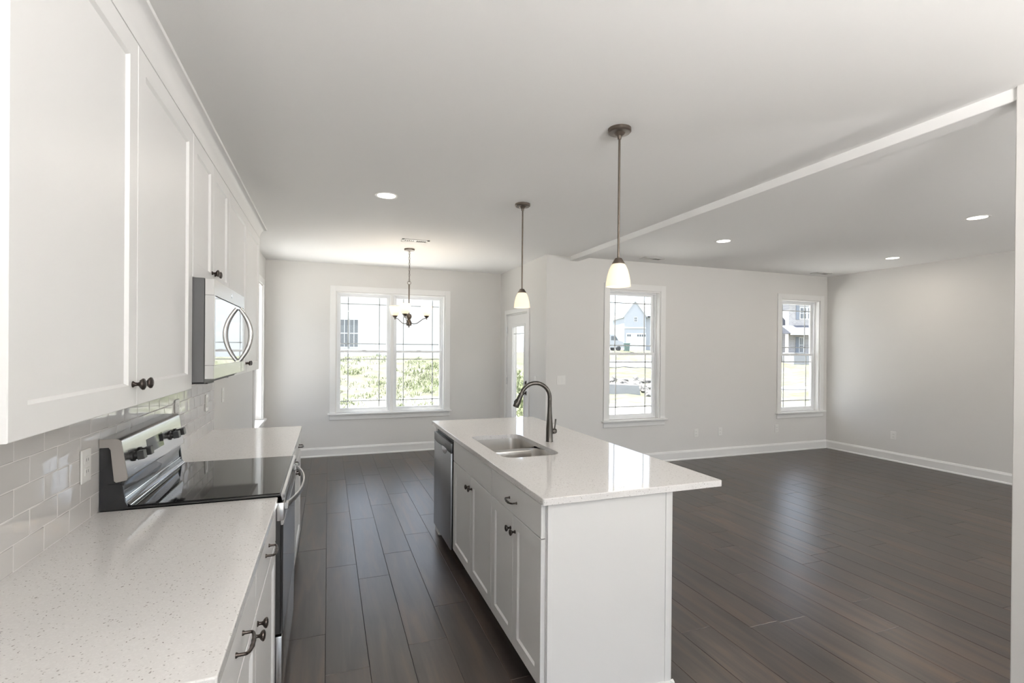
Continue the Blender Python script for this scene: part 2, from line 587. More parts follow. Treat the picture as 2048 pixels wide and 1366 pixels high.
# ------------------------------------------------------------------ windows
def xf_box(mb, ax, plane, sgn):
    """returns fn(a0,a1,d0,d1,z0,z1) where a runs along the wall, d is depth outward from the wall face"""
    def f(a0, a1, d0, d1, z0, z1, bev=0.0):
        p0, p1 = plane + sgn * d0, plane + sgn * d1
        if ax == 'x': mb.box(a0, a1, min(p0, p1), max(p0, p1), z0, z1, bev)
        else: mb.box(min(p0, p1), max(p0, p1), a0, a1, z0, z1, bev)
    return f
def window(num, ax, plane, sgn, A, label, z0=ZS, z1=ZT, units=1, casing=True):
    a0, a1 = A
    mid = (a0 + a1) / 2
    loc = (mid, plane, z0) if ax == 'x' else (plane, mid, z0)
    root = thing('window_%d' % num, loc, label, 'window', None, 'structure')
    B = lambda: MB()
    if casing:
        mb = B(); f = xf_box(mb, ax, plane, sgn)
        cw = 0.083
        f(a0 - cw, a0 - 0.004, -0.018, 0.0, z0 - 0.0, z1 + cw, 0.003)
        f(a1 + 0.004, a1 + cw, -0.018, 0.0, z0 - 0.0, z1 + cw, 0.003)
        f(a0 - 0.004, a1 + 0.004, -0.018, 0.0, z1 + 0.004, z1 + cw, 0.003)
        mb.build('casing', M['trim'], root)
        mb = B(); f = xf_box(mb, ax, plane, sgn)
        f(a0 - cw - 0.025, a1 + cw + 0.025, -0.052, 0.10, z0 - 0.022, z0, 0.004)
        mb.build('sill', M['trim'], root)
        mb = B(); f = xf_box(mb, ax, plane, sgn)
        f(a0 - cw, a1 + cw, -0.016, 0, z0 - 0.092, z0 - 0.022, 0.003)
        f(a0 - cw + 0.006, a1 + cw - 0.006, -0.020, 0, z0 - 0.04, z0 - 0.022, 0.003)
        mb.build('apron', M['trim'], root)
    mb = B(); f = xf_box(mb, ax, plane, sgn)
    t = 0.012
    f(a0, a0 + t, 0.0, 0.15, z0, z1); f(a1 - t, a1, 0.0, 0.15, z0, z1)
    f(a0 + t, a1 - t, 0.0, 0.15, z1 - t, z1)
    mb.build('jamb', M['trim'], root)
    uw = (a1 - a0) / units
    for u in range(units):
        b0, b1 = a0 + u * uw + (t if u == 0 else 0.022), a0 + (u + 1) * uw - (t if u == units - 1 else 0.022)
        if units > 1 and u == 0:
            mb = B(); f = xf_box(mb, ax, plane, sgn)
            f(b1, b1 + 0.044, 0.055, 0.15, z0, z1 - t, 0.002)
            f(b1 + 0.004, b1 + 0.040, 0.045, 0.06, z0, z1 - t, 0.002)
            mb.build('mullion', M['trim'], root)
        mb = B(); f = xf_box(mb, ax, plane, sgn)
        q = 0.018
        f(b0, b0 + q, 0.07, 0.15, z0, z1 - t); f(b1 - q, b1, 0.07, 0.15, z0, z1 - t)
        f(b0 + q, b1 - q, 0.07, 0.15, z1 - t - q, z1 - t); f(b0 + q, b1 - q, 0.07, 0.15, z0, z0 + 0.02)
        mb.build('frame', M['vinyl'], root)
        zm = 1.478
        for lo in (True, False):
            d0, d1 = (0.080, 0.105) if lo else (0.108, 0.135)
            s0, s1 = (z0 + 0.02, zm + 0.016) if lo else (zm - 0.016, z1 - t - q)
            e = 0.032
            mb = B(); f = xf_box(mb, ax, plane, sgn)
            c0, c1 = b0 + q, b1 - q
            f(c0, c0 + e, d0, d1, s0, s1, 0.002); f(c1 - e, c1, d0, d1, s0, s1, 0.002)
            f(c0 + e, c1 - e, d0, d1, s0, s0 + (0.042 if lo else 0.030), 0.002); f(c0 + e, c1 - e, d0, d1, s1 - 0.03, s1, 0.002)
            if lo:
                f((c0 + c1) / 2 - 0.03, (c0 + c1) / 2 + 0.03, d0 - 0.012, d0 + 0.01, s1 - 0.004, s1 + 0.008)
            sash = mb.build('sash', M['vinyl'], root)
            g0, g1, h0, h1 = c0 + e, c1 - e, s0 + (0.042 if lo else 0.030), s1 - 0.03
            dm = (d0 + d1) / 2
            mb = B(); f = xf_box(mb, ax, plane, sgn)
            gb = 0.0065
            for aa in (g0 + 0.103, g1 - 0.103): f(aa - gb, aa + gb, dm + 0.003, dm + 0.009, h0, h1)
            for zz in (h0 + 0.098, h1 - 0.098): f(g0, g1, dm + 0.003, dm + 0.009, zz - gb, zz + gb)
            mb.build('grille', M['grille'], sash)
            mb = B(); f = xf_box(mb, ax, plane, sgn)
            f(g0, g1, dm - 0.001, dm + 0.001, h0, h1)
            mb.build('pane', M['pane'], sash)
    return root
window(1, 'x', YB, 1, BW, 'white double window with prairie grilles in the dining wall', units=2)
window(2, 'x', YL, 1, W2, 'white single window nearer the kitchen, behind the front pendant')
window(3, 'x', YL, 1, W3, 'white single window in the far right corner of the living room')
window(4, 'y', XW, -1, LW, 'white window in the left wall past the cabinets')

# unseen glass behind the camera, added to bring in more daylight
def glazing(num, x0, x1, z0, z1, y, label, n, cat='window', pre='window'):
    r = thing('%s_%d' % (pre, num), ((x0 + x1) / 2, y, z0), label, cat, None, 'structure')
    mb = MB()
    w_ = (x1 - x0) / n
    for i in range(n + 1):
        mb.box(x0 + i * w_ - 0.035, x0 + i * w_ + 0.035, y - 0.1, y - 0.04, z0, z1)
    mb.box(x0, x1, y - 0.1, y - 0.04, z1 - 0.07, z1); mb.box(x0, x1, y - 0.1, y - 0.04, z0, z0 + 0.08)
    mb.build('frame', M['vinyl'], r)
    mb = MB(); mb.box(x0, x1, y - 0.072, y - 0.068, z0 + 0.05, z1 - 0.05)
    mb.build('pane', M['pane'], r)
glazing(2, -0.45, 2.6, 0, 2.4, YN, 'unseen white sliding glass door behind the camera, added to let in light', 3, 'door', 'door')
glazing(5, 3.3, 7.2, 0.3, 2.4, YN, 'unseen wide white window in the rear living room wall, added for light', 4)
r = thing('window_6', (XR, -1.3, ZS), 'unseen white window in the right wall, added for light', 'window', None, 'structure')  # out-of-view window, added for extra daylight
mb = MB()
for yy in (-2.3, -1.3, -0.3): mb.box(XR + 0.05, XR + 0.11, yy - 0.03, yy + 0.03, ZS, ZT)
mb.box(XR + 0.05, XR + 0.11, -2.3, -0.3, ZT - 0.05, ZT); mb.box(XR + 0.05, XR + 0.11, -2.3, -0.3, ZS, ZS + 0.05)
mb.build('frame', M['vinyl'], r)
mb = MB(); mb.box(XR + 0.078, XR + 0.082, -2.3, -0.3, ZS + 0.04, ZT - 0.04); mb.build('pane', M['pane'], r)

# ------------------------------------------------------------------ patio door
dr = thing('door_1', (XD, (DR[0] + DR[1]) / 2, 0), 'white patio door with a tall glass light', 'door', None, 'structure')
mb = MB()
cw = 0.07
mb.box(XD - 0.018, XD, DR[0] - cw, DR[0] - 0.004, 0, 2.045 + cw, 0.003)
mb.box(XD - 0.018, XD, DR[1] + 0.004, DR[1] + cw, 0, 2.045 + cw, 0.003)
mb.box(XD - 0.018, XD, DR[0] - 0.004, DR[1] + 0.004, 2.049, 2.045 + cw, 0.003)
mb.build('casing', M['trim'], dr)
mb = MB()
mb.box(XD + 0.002, XD + 0.14, DR[0], DR[0] + 0.014, 0, 2.045); mb.box(XD + 0.002, XD + 0.14, DR[1] - 0.014, DR[1], 0, 2.045)
mb.box(XD + 0.002, XD + 0.14, DR[0], DR[1], 2.031, 2.045)
mb.build('jamb', M['trim'], dr)
mb = MB()
dy0, dy1, gx0, gx1 = DR[0] + 0.017, DR[1] - 0.017, 6.437, 6.935
gz0, gz1 = 0.30, 1.865
mb.box(XD + 0.004, XD + 0.048, dy0, gx0, 0.012, 2.027, 0.001); mb.box(XD + 0.004, XD + 0.048, gx1, dy1, 0.012, 2.027, 0.001)
mb.box(XD + 0.004, XD + 0.048, gx0, gx1, gz1, 2.027, 0.001); mb.box(XD + 0.004, XD + 0.048, gx0, gx1, 0.012, gz0, 0.001)
for a, b, c, d in ((gx0 - 0.022, gx0 + 0.012, gz0 - 0.022, gz1 + 0.022), (gx1 - 0.012, gx1 + 0.022, gz0 - 0.022, gz1 + 0.022)):
    mb.box(XD - 0.006, XD + 0.02, a, b, c, d, 0.004)
for c, d in ((gz0 - 0.022, gz0 + 0.012), (gz1 - 0.012, gz1 + 0.022)):
    mb.box(XD - 0.006, XD + 0.02, gx0, gx1, c, d, 0.004)
slab = mb.build('door_leaf', M['trim'], dr)
mb = MB(); mb.box(XD + 0.024, XD + 0.028, gx0, gx1, gz0, gz1); mb.build('pane', M['pane'], slab)
mb = MB()
for yy in (gx0 + 0.08, gx1 - 0.08): mb.box(XD + 0.030, XD + 0.036, yy - 0.007, yy + 0.007, gz0, gz1)
for zz in (gz0 + 0.1, gz1 - 0.11): mb.box(XD + 0.030, XD + 0.036, gx0, gx1, zz - 0.007, zz + 0.007)
mb.build('grille', M['trim'], slab)
mb = MB()
mb.lathe([(0.032, 0), (0.032, 0.008), (0.024, 0.02), (0.012, 0.022)], (XD + 0.004, 6.352, 1.062), '-x')
mb.build('deadbolt', M['bronze'], dr, True)
mb = MB()
mb.lathe([(0.03, 0), (0.03, 0.008), (0.011, 0.014), (0.011, 0.032), (0.026, 0.04), (0.03, 0.055), (0.02, 0.07), (0.0, 0.072)], (XD + 0.004, 6.352, 0.925), '-x')
mb.build('door_knob', M['bronze'], dr, True)
for i, zz in enumerate((0.25, 1.05, 1.82)):
    mb = MB(); mb.tube([(XD - 0.008, DR[1] - 0.016, zz - 0.05), (XD - 0.008, DR[1] - 0.016, zz + 0.05)], 0.007, 10)
    mb.build('hinge', M['chrome'], dr)

# ------------------------------------------------------------------ cabinet helpers
def shaker(name, parent, y0, y1, z0, z1, xf, sgn, stile=0.058, th=0.02, flat=False):
    """door facing +x (sgn=1) or -x (sgn=-1); xf = front plane"""
    mb = MB()
    c = 0.0015
    def L(a, x):
        return [(x, y0 + a, z0 + a), (x, y1 - a, z0 + a), (x, y1 - a, z1 - a), (x, y0 + a, z1 - a)]
    loops = [L(0, xf - sgn * th), L(0, xf - sgn * c), L(c, xf)]
    if not flat:
        loops += [L(stile, xf), L(stile + 0.0065, xf - sgn * 0.0085)]
    mb.loft(loops, True, True)
    return mb.build(name, M['cab'], parent)

def knob(parent, x, y, z, sgn):
    mb = MB()
    mb.lathe([(0.0085, 0), (0.0085, 0.002), (0.0055, 0.005), (0.0045, 0.011), (0.006, 0.015), (0.0125, 0.019), (0.0158, 0.0235),
              (0.0150, 0.027), (0.009, 0.030), (0.0, 0.031)], (x, y, z), 'x' if sgn > 0 else '-x', 20)
    return mb.build('knob', M['bronze'], parent, True)

def pull(parent, x, y, z, sgn, half=0.048):
    mb = MB()
    for s in (-1, 1):
        mb.lathe([(0.0065, 0), (0.0065, 0.002), (0.004, 0.006), (0.0038, 0.022)], (x, y + s * half, z), 'x' if sgn > 0 else '-x', 12)
    pts, rd = [], []
    n = 16
    for i in range(n + 1):
        t = -1 + 2 * i / n
        d = 0.022 + 0.008 * (1 - t * t) ** 0.5
        pts.append((x + sgn * d, y + t * half, z - 0.004 * (1 - t * t)))
        rd.append(0.0038 + 0.0016 * (1 - abs(t)) + (0.001 if abs(abs(t) - 0.3) < 0.07 else 0))
    mb.tube(pts, rd, 10)
    return mb.build('pull', M['bronze'], parent, True)

# ------------------------------------------------------------------ upper cabinets
XU = -0.493
UZ0, UZ1 = 1.360, 2.383
def carcass(mb, x0, x1, y0, y1, z0, z1):
    mb.box(x0, x1, y0, y1, z0, z1, 0.001)
def upper(name, y0, y1, z0, label, split, knobs):
    r = thing(name, (XW, (y0 + y1) / 2, z0), label, 'cabinet')
    mb = MB(); carcass(mb, XW + 0.0006, XU - 0.021, y0, y1, z0, 2.353); mb.build('cabinet_body', M['cab'], r)
    for i, (a, b) in enumerate(((y0 + 0.003, split - 0.0015), (split + 0.0015, y1 - 0.003))):
        d = shaker('door', r, a, b, z0 + 0.002, 2.3525, XU, 1)
        if knobs: knob(d, XU, split - 0.03 if i == 0 else split + 0.03, z0 + 0.062, 1)
    return r
upper('upper_cabinet', 1.050, 2.2345, UZ0, 'tall white two-door wall cabinet nearest the camera', 1.640, True)
upper('upper_cabinet', 2.2365, 2.985, 1.795, 'short white wall cabinet over the microwave', 2.604, True)
upper('upper_cabinet', 2.987, 4.213, UZ0, 'white two-door wall cabinet beyond the microwave', 3.60, True)
# crown
mb = MB()
cp = [(0.0, 2.3535)]
for i in range(11):
    a_ = math.radians(90 * i / 10)
    cp.append((0.0012 + 0.040 * (1 - math.cos(a_)), 2.3535 + 0.068 * math.sin(a_)))
cp += [(0.0445, 2.4215), (0.0458, 2.425), (0.0458, 2.433), (0.0, 2.433)]
cx = XU - 0.021
ya_, yb_ = 1.050, 4.213
loops = []
for P in ((0, -1, XW + 0.0006), (1, -1, cx), (1, 1, cx), (0, 1, XW + 0.0006)):
    sx, sy_, xx = P
    loops.append([(xx + sx * (a + 0.021 * (1 if a else 0)), (ya_ if sy_ < 0 else yb_) + sy_ * a, z) for a, z in cp])
mb.loft(loops, True, True)
tag(mb.build('crown_molding', M['cab'], None, True), 'white crown molding along the top of the wall cabinets', 'molding')

# ------------------------------------------------------------------ backsplash
mb = MB()
mb.box(XW + 0.0004, XW + 0.0085, 1.0, 4.21, 0.914, 1.359)
bs = None
rt = random.Random(11)
TH, TL = 0.0744, 0.1535
for rrow in range(6):
    z0 = 0.914 + rrow * TH
    y = 1.714 - 6 * TL + (0 if rrow % 2 == 0 else TL / 2)
    while y < 4.21:
        a, b_ = max(y, 1.0) + 0.0010, min(y + TL, 4.21) - 0.0010
        if b_ - a > 0.012:
            c0, c1 = z0 + 0.0010, z0 + TH - 0.0010
            if rrow == 5: c1 = 1.358
            xb, xt = XW + 0.006, XW + 0.0095
            t1, t2 = rt.uniform(-.00025, .00025), rt.uniform(-.00025, .00025)
            e = 0.0022
            lo = [(xb, a, c0), (xb, b_, c0), (xb, b_, c1), (xb, a, c1)]
            mi_ = [(xt - 0.0014 + t1, a, c0), (xt - 0.0014 + t2, b_, c0), (xt - 0.0014 - t1, b_, c1), (xt - 0.0014 - t2, a, c1)]
            up = [(xt + t1, a + e, c0 + e), (xt + t2, b_ - e, c0 + e), (xt - t1, b_ - e, c1 - e), (xt - t2, a + e, c1 - e)]
            mb.loft([lo, mi_, up], False, False, mi=1)
            # pillowed face
            cy, cz = (a + b_) / 2, (c0 + c1) / 2
            in_ = [(xt + 0.00022 + (p[0] - xt) * 0.5, cy + (p[1] - cy) * 0.8, cz + (p[2] - cz) * 0.65) for p in up]
            mb.loft([up, in_], False, True, mi=1)
        y += TL
o = mb.build('tile_backsplash', [M['grout'], M['tile']])
tag(o, 'glossy pale grey subway tile backsplash between counter and wall cabinets', 'backsplash')
for p in o.data.polygons:
    if p.material_index == 1: p.use_smooth = True

# ------------------------------------------------------------------ countertops
def rrect(x0, x1, y0, y1, r, n=6):
    pts = []
    for cx_, cy_, a0 in ((x1 - r, y0 + r, -90), (x1 - r, y1 - r, 0), (x0 + r, y1 - r, 90), (x0 + r, y0 + r, 180)):
        for i in range(n + 1):
            a = math.radians(a0 + 90 * i / n)
            pts.append((cx_ + r * math.cos(a), cy_ + r * math.sin(a)))
    return pts
def slab_top(name, x0, x1, y0, y1, z0, z1, label, r=0.006, hole=None):
    mb = MB()
    ch = 0.003
    n = 4
    outs = [[(p[0], p[1], z1) for p in rrect(x0 + ch, x1 - ch, y0 + ch, y1 - ch, r, n)],
            [(p[0], p[1], z1 - 0.0009) for p in rrect(x0 + ch * 0.3, x1 - ch * 0.3, y0 + ch * 0.3, y1 - ch * 0.3, r, n)],
            [(p[0], p[1], z1 - ch) for p in rrect(x0, x1, y0, y1, r, n)],
            [(p[0], p[1], z0 + 0.001) for p in rrect(x0, x1, y0, y1, r, n)],
            [(p[0], p[1], z0) for p in rrect(x0 + 0.001, x1 - 0.001, y0 + 0.001, y1 - 0.001, r, n)]]
    vs = mb.loft(outs)
    top, bot = vs[0], vs[-1]
    def ring_edges(L):
        return [mb.bm.edges.get((L[i], L[(i + 1) % len(L)])) or mb.bm.edges.new((L[i], L[(i + 1) % len(L)])) for i in range(len(L))]
    et, eb = ring_edges(top), ring_edges(bot)
    if hole:
        h = rrect(*hole, 8)
        hv = mb.loft([[(p[0], p[1], z1) for p in h], [(p[0], p[1], z0) for p in h]])
        et += ring_edges(hv[0]); eb += ring_edges(hv[1])
    bmesh.ops.triangle_fill(mb.bm, use_beauty=True, use_dissolve=False, edges=et)
    bmesh.ops.triangle_fill(mb.bm, use_beauty=True, use_dissolve=False, edges=eb)
    o = mb.build(name, M['quartz'])
    return tag(o, label, 'countertop')
XC = -0.1885
slab_top('countertop', XW + 0.0005, XC, 1.049, 2.236, 0.885, 0.914, 'speckled white quartz countertop in the near left foreground')
slab_top('countertop', XW + 0.0005, XC, 3.017, 4.213, 0.885, 0.914, 'white quartz countertop beyond the range')
IX0, IX1, IY0, IY1 = 0.829, 1.753, 1.860, 4.191
slab_top('countertop', IX0, IX1, IY0, IY1, 0.885, 0.914, 'large white quartz island countertop with a sink cutout', 0.008, (0.932, 1.290, 2.625, 3.365, 0.075))

# ------------------------------------------------------------------ base cabinets, left run
XF = -0.195
def base_left(y0, y1, label, split, extra_end=0.0):
    r = thing('base_cabinet', (XW, (y0 + y1) / 2, 0), label, 'cabinet')
    mb = MB(); mb.box(XW + 0.0005, XF - 0.021, y0, y1, 0.10, 0.8845, 0.001); mb.build('cabinet_body', M['cab'], r)
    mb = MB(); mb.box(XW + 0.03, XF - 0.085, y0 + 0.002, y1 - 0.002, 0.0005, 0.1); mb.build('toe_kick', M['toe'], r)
    for i, (a, b) in enumerate(((y0 + 0.004, split - 0.0015), (split + 0.0015, y1 - 0.004))):
        dw = shaker('drawer', r, a, b, 0.739, 0.878, XF, 1, flat=True)
        pull(dw, XF, (a + b) / 2 - 0.01, 0.815, 1)
        d = shaker('door', r, a, b, 0.108, 0.733, XF, 1)
        knob(d, XF, split - 0.036 if i == 0 else split + 0.036, 0.690, 1)
    return r
base_left(1.060, 2.232, 'white base cabinet under the near left countertop', 1.634)
base_left(3.020, 4.205, 'white base cabinet beyond the range', 3.61)

# ------------------------------------------------------------------ range
RY0, RY1 = 2.2375, 3.0145
rg = thing('kitchen_range', (-0.45, (RY0 + RY1) / 2, 0), 'stainless electric range with black glass cooktop and square black knobs', 'range')
mb = MB()
mb.box(-0.786, -0.205, RY0 + 0.002, RY1 - 0.002, 0.06, 0.905, 0.002)
mb.box(-0.76, -0.24, RY0 + 0.03, RY1 - 0.03, 0.0005, 0.06)
mb.build('body', M['black'], rg)
# cooktop glass with frame
mb = MB()
mb.box(-0.722, -0.172, RY0 + 0.001, RY1 - 0.001, 0.9145, 0.924, 0.003, 2)
ct = mb.build('cooktop', M['black'], rg)
mb = MB(); mb.box(-0.69, -0.182, RY0 + 0.012, RY1 - 0.012, 0.924, 0.9262, 0.0008); mb.build('glass_surface', M['bglass'], ct)
mb = MB()
mb.prism([(-0.172, 0.898), (-0.163, 0.902), (-0.163, 0.921), (-0.1655, 0.9265), (-0.176, 0.9265), (-0.178, 0.920)], 'y', RY0 + 0.0005, RY1 - 0.0005)
mb.build('front_trim', M['chrome'], ct)
# backguard
mb = MB()
side = [(-0.786, 0.905), (-0.786, 1.160), (-0.745, 1.160), (-0.722, 1.03), (-0.722, 0.905)]
mb.prism(side, 'y', RY0 + 0.004, RY1 - 0.004)
bk = mb.build('backguard', M['black'], rg)
mb = MB()
cap = [(-0.787, 1.149), (-0.787, 1.180)]
for i in range(7):
    a = math.radians(90 - 80 * i / 6)
    cap.append((-0.737 + 0.018 * math.cos(a), 1.163 + 0.017 * math.sin(a)))
cap += [(-0.699, 1.034), (-0.703, 1.024), (-0.735, 1.018), (-0.741, 1.024), (-0.752, 1.140), (-0.758, 1.149)]
# side lips: full profile only at the ends, thin shell between
mb.prism(cap, 'y', RY0 + 0.006, RY1 - 0.006)
cp_ = mb.build('control_panel', M['steel'], rg, True)
M['taupe'] = plain('satin_end_cap', (0.36, 0.335, 0.315), 0.45, metal=0.3)
for ya_, yb_ in ((RY0 + 0.0005, RY0 + 0.006), (RY1 - 0.006, RY1 - 0.0005)):
    mb = MB(); mb.prism(cap, 'y', ya_, yb_); mb.build('panel_end', M['taupe'], cp_, True)
# slanted frame on the panel: direction of the face
p0, p1 = Vector((-0.7193, 0, 1.16)), Vector((-0.699, 0, 1.034))
fd = (p0 - p1).normalized(); fn = Vector((fd.z, 0, -fd.x))
def on_face(t, y, d=0.0):
    q = p1 + fd * t + fn * d
    return (q.x, y, q.z)
def face_box(mb, t0, t1, y0, y1, d0, d1):
    lo = [on_face(t0, y0, d0), on_face(t0, y1, d0), on_face(t1, y1, d0), on_face(t1, y0, d0)]
    hi = [on_face(t0, y0, d1), on_face(t0, y1, d1), on_face(t1, y1, d1), on_face(t1, y0, d1)]
    mb.loft([lo, hi], True, True)
mb = MB(); face_box(mb, 0.040, 0.100, 2.49, 2.70, -0.001, 0.0012)
mb.build('display', M['bglass'], cp_)
def range_knob(y):
    mb = MB()
    c = Vector(on_face(0.065, y, 0))
    seg = 20
    e1, e2 = fd, Vector((0, 1, 0))
    def ring(r, d): return [tuple(c + e1 * r * math.cos(2 * PI * k / seg) + e2 * r * math.sin(2 * PI * k / seg) + fn * d) for k in range(seg)]
    mb.loft([ring(0.0205, 0), ring(0.0205, 0.006), ring(0.015, 0.009), ring(0.014, 0.022)], True, True)
    s1, s2 = 0.0165, 0.0155
    def sq(d, k=1.0): return [tuple(c + e1 * a * s1 * k + e2 * b * s2 * k + fn * d) for a, b in ((-1, -1), (1, -1), (1, 1), (-1, 1))]
    mb.loft([sq(0.018, 0.9), sq(0.02), sq(0.040), sq(0.042, 0.94)], True, True)
    mb.build('control_knob', M['blackpl'], cp_)
for y in (2.322, 2.405, 2.80, 2.895): range_knob(y)
# polished riser between panel and cooktop
mb = MB()
ris = [(-0.745, 1.018), (-0.7125, 1.018), (-0.7155, 0.985), (-0.7135, 0.955), (-0.705, 0.938), (-0.692, 0.9265), (-0.692, 0.922), (-0.745, 0.922)]
mb.prism(ris, 'y', RY0 + 0.012, RY1 - 0.012)
mb.build('riser', M['bglass'], rg, True)
mb = MB()
mb.prism([(-0.76, 1.012), (-0.722, 1.012), (-0.7135, 1.002), (-0.7075, 0.945), (-0.700, 0.930), (-0.700, 0.915), (-0.76, 0.915)], 'y', RY0 + 0.0012, RY0 + 0.012)
mb.build('end_cap', M['black'], rg)
mb = MB()
mb.prism([(-0.76, 1.012), (-0.722, 1.012), (-0.7135, 1.002), (-0.7075, 0.945), (-0.700, 0.930), (-0.700, 0.915), (-0.76, 0.915)], 'y', RY1 - 0.012, RY1 - 0.0012)
mb.build('end_cap', M['black'], rg)
mb = MB()
mb.tube([(-0.7125, RY0 + 0.014, 0.955), (-0.7125, RY1 - 0.014, 0.955)], 0.0025, 8)
mb.tube([(-0.693, RY0 + 0.014, 0.9285), (-0.693, RY1 - 0.014, 0.9285)], 0.0022, 8)
mb.build('riser_trim', M['chrome'], rg)
# oven door
mb = MB(); mb.box(-0.204, -0.178, RY0 + 0.003, RY1 - 0.003, 0.348, 0.822, 0.002)
od = mb.build('oven_door', M['blackpl'], rg)
mb = MB(); mb.box(-0.178, -0.168, RY0 + 0.003, RY1 - 0.003, 0.348, 0.800, 0.0015)
mb.build('door_glass', M['bglass'], od)
mb = MB()
mb.box(-0.204, -0.166, RY0 + 0.002, RY1 - 0.002, 0.812, 0.888, 0.004, 2)
mb.box(-0.1785, -0.1655, RY0 + 0.002, RY1 - 0.002, 0.795, 0.815, 0.002)
mb.build('door_top_rail', M['steel'], od, True)
mb = MB()
pts = []
for i in range(25):
    t = -1 + 2 * i / 24
    yy = (RY0 + RY1) / 2 + t * 0.355
    pts.append((-0.160 + 0.052 * (1 - abs(t) ** 2.2), yy, 0.868))
mb.band(pts, 0.0125, 0.009)
for s in (-1, 1):
    yy = (RY0 + RY1) / 2 + s * 0.352
    mb.box(-0.168, -0.150, yy - 0.012, yy + 0.012, 0.852, 0.884, 0.003)
mb.build('oven_handle', M['steel'], od, True)
# storage drawer
mb = MB(); mb.box(-0.204, -0.170, RY0 + 0.003, RY1 - 0.003, 0.075, 0.338, 0.004, 2)
mb.build('storage_drawer', M['steel'], rg, True)

# ------------------------------------------------------------------ microwave
mw = thing('microwave', (-0.6, 2.61, 1.40), 'stainless over-the-range microwave with a bowed handle', 'microwave')
MY0, MY1 = 2.2385, 2.983
mb = MB(); mb.box(-0.783, -0.454, MY0 + 0.003, MY1 - 0.003, 1.385, 1.7945, 0.002)
mb.build('body', M['greymetal'], mw)
mb = MB()
# door shell with window opening
x0, x1 = -0.4525, -0.420
for a, b, c, d in ((MY0, MY1, 1.728, 1.7925), (MY0, MY1, 1.398, 1.452), (MY0, MY0 + 0.024, 1.452, 1.728), (2.958, MY1, 1.452, 1.728)):
    mb.box(x0, x1, a, b, c, d, 0.0012)
mdoor = mb.build('door', M['steel'], mw)
mb = MB(); mb.box(x0, -0.4225, MY0 + 0.024, 2.958, 1.452, 1.728); mb.build('window', M['mirrorglass'], mdoor)
mb = MB()
mb.box(-0.4205, -0.4196, 2.8865, 2.8885, 1.399, 1.452); mb.box(-0.4225, -0.4200, MY0 + 0.024, 2.958, 1.7262, 1.728)
mb.build('seam', M['slot'], mdoor)
mb = MB()
pts = []
for i in range(21):
    t = -1 + 2 * i / 20
    pts.append((-0.416 + 0.050 * (1 - t * t), 2.812, 1.587 + t * 0.130))
mb.tube(pts, [0.0095 + 0.003 * (1 - abs(-1 + 2 * i / 20)) for i in range(21)], 14)
mb.build('handle', M['steel'], mdoor, True)
mb = MB(); mb.lathe([(0.011, 0), (0.011, 0.0008), (0.0, 0.0009)], (-0.420, 2.622, 1.762), 'x', 20)
mb.build('badge', M['chrome'], mdoor)
mb = MB(); mb.box(-0.77, -0.46, MY0 + 0.03, MY1 - 0.03, 1.378, 1.385, 0.001); mb.box(-0.60, -0.46, 2.33, 2.45, 1.3735, 1.378)
mb.build('vent_grille', M['slot'], mw)

# ------------------------------------------------------------------ island cabinets
IF = 0.835
def isl(name, y0, y1, label, split, drawer_pull):
    r = thing(name, (1.1, (y0 + y1) / 2, 0), label, 'cabinet')
    mb = MB(); mb.box(IF + 0.021, 1.46, y0, y1, 0.10, 0.8845 if drawer_pull else 0.695, 0.001)
    if not drawer_pull:
        mb.box(IF + 0.021, IF + 0.04, y0, y1, 0.70, 0.8845, 0.001)
    mb.build('cabinet_body', M['cab'], r)
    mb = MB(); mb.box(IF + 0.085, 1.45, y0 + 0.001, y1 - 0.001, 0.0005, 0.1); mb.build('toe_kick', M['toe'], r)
    a, b = y0 + 0.003, y1 - 0.003
    dw = shaker('drawer', r, a, b, 0.738, 0.879, IF, -1, flat=True)
    if drawer_pull: pull(dw, IF, split, 0.803, -1)
    for i, (a, b) in enumerate(((a, split - 0.0015), (split + 0.0015, b))):
        d = shaker('door', r, a, b, 0.112, 0.733, IF, -1)
        knob(d, IF, split - 0.030 if i == 0 else split + 0.030, 0.662, -1)
    return r
isl('island_cabinet', 1.892, 2.563, 'white island cabinet with one drawer pull at the near corner', 2.228, True)
isl('sink_cabinet', 2.565, 3.436, 'white sink base cabinet between drawer cabinet and dishwasher', 2.985, False)
# end / back panels
r = thing('island_surround', (1.17, 1.89, 0), 'plain white end and back panelling wrapping the island', 'panel')
mb = MB()
mb.prism([(0.859, 0.885), (0.859, 0.118), (0.928, 0.118), (0.928, 0.0), (1.474, 0.0), (1.474, 0.885)], 'y', 1.8785, 1.8915)
mb.build('end_panel', M['cab'], r)
mb = MB(); mb.box(0.857, 0.880, 1.8745, 1.8785, 0.118, 0.885, 0.0008); mb.build('batten', M['cab'], r)
mb = MB(); mb.box(1.445, 1.4765, 1.8735, 1.8785, 0.0, 0.885, 0.0008); mb.box(1.474, 1.4795, 1.8735, 1.90, 0.0, 0.885, 0.0008); mb.build('batten', M['cab'], r)
mb = MB(); mb.box(1.462, 1.474, 1.8915, 4.165, 0.0, 0.885); mb.build('back_panel', M['cab'], r)
mb = MB(); mb.box(0.859, 1.462, 4.052, 4.165, 0.0, 0.885, 0.001); mb.build('far_end_panel', M['cab'], r)
mb = MB()
sh = [(0, 0), (0.019, 0), (0.018, 0.008), (0.012, 0.016), (0.004, 0.020), (0, 0.020)]
mb.prism([(1.8785 - a, z) for a, z in sh], 'x', 0.93, 1.492)
mb.prism([(1.474 + a, z) for a, z in sh], 'y', 1.86, 4.165)
mb.build('shoe_molding', M['cab'], r, True)

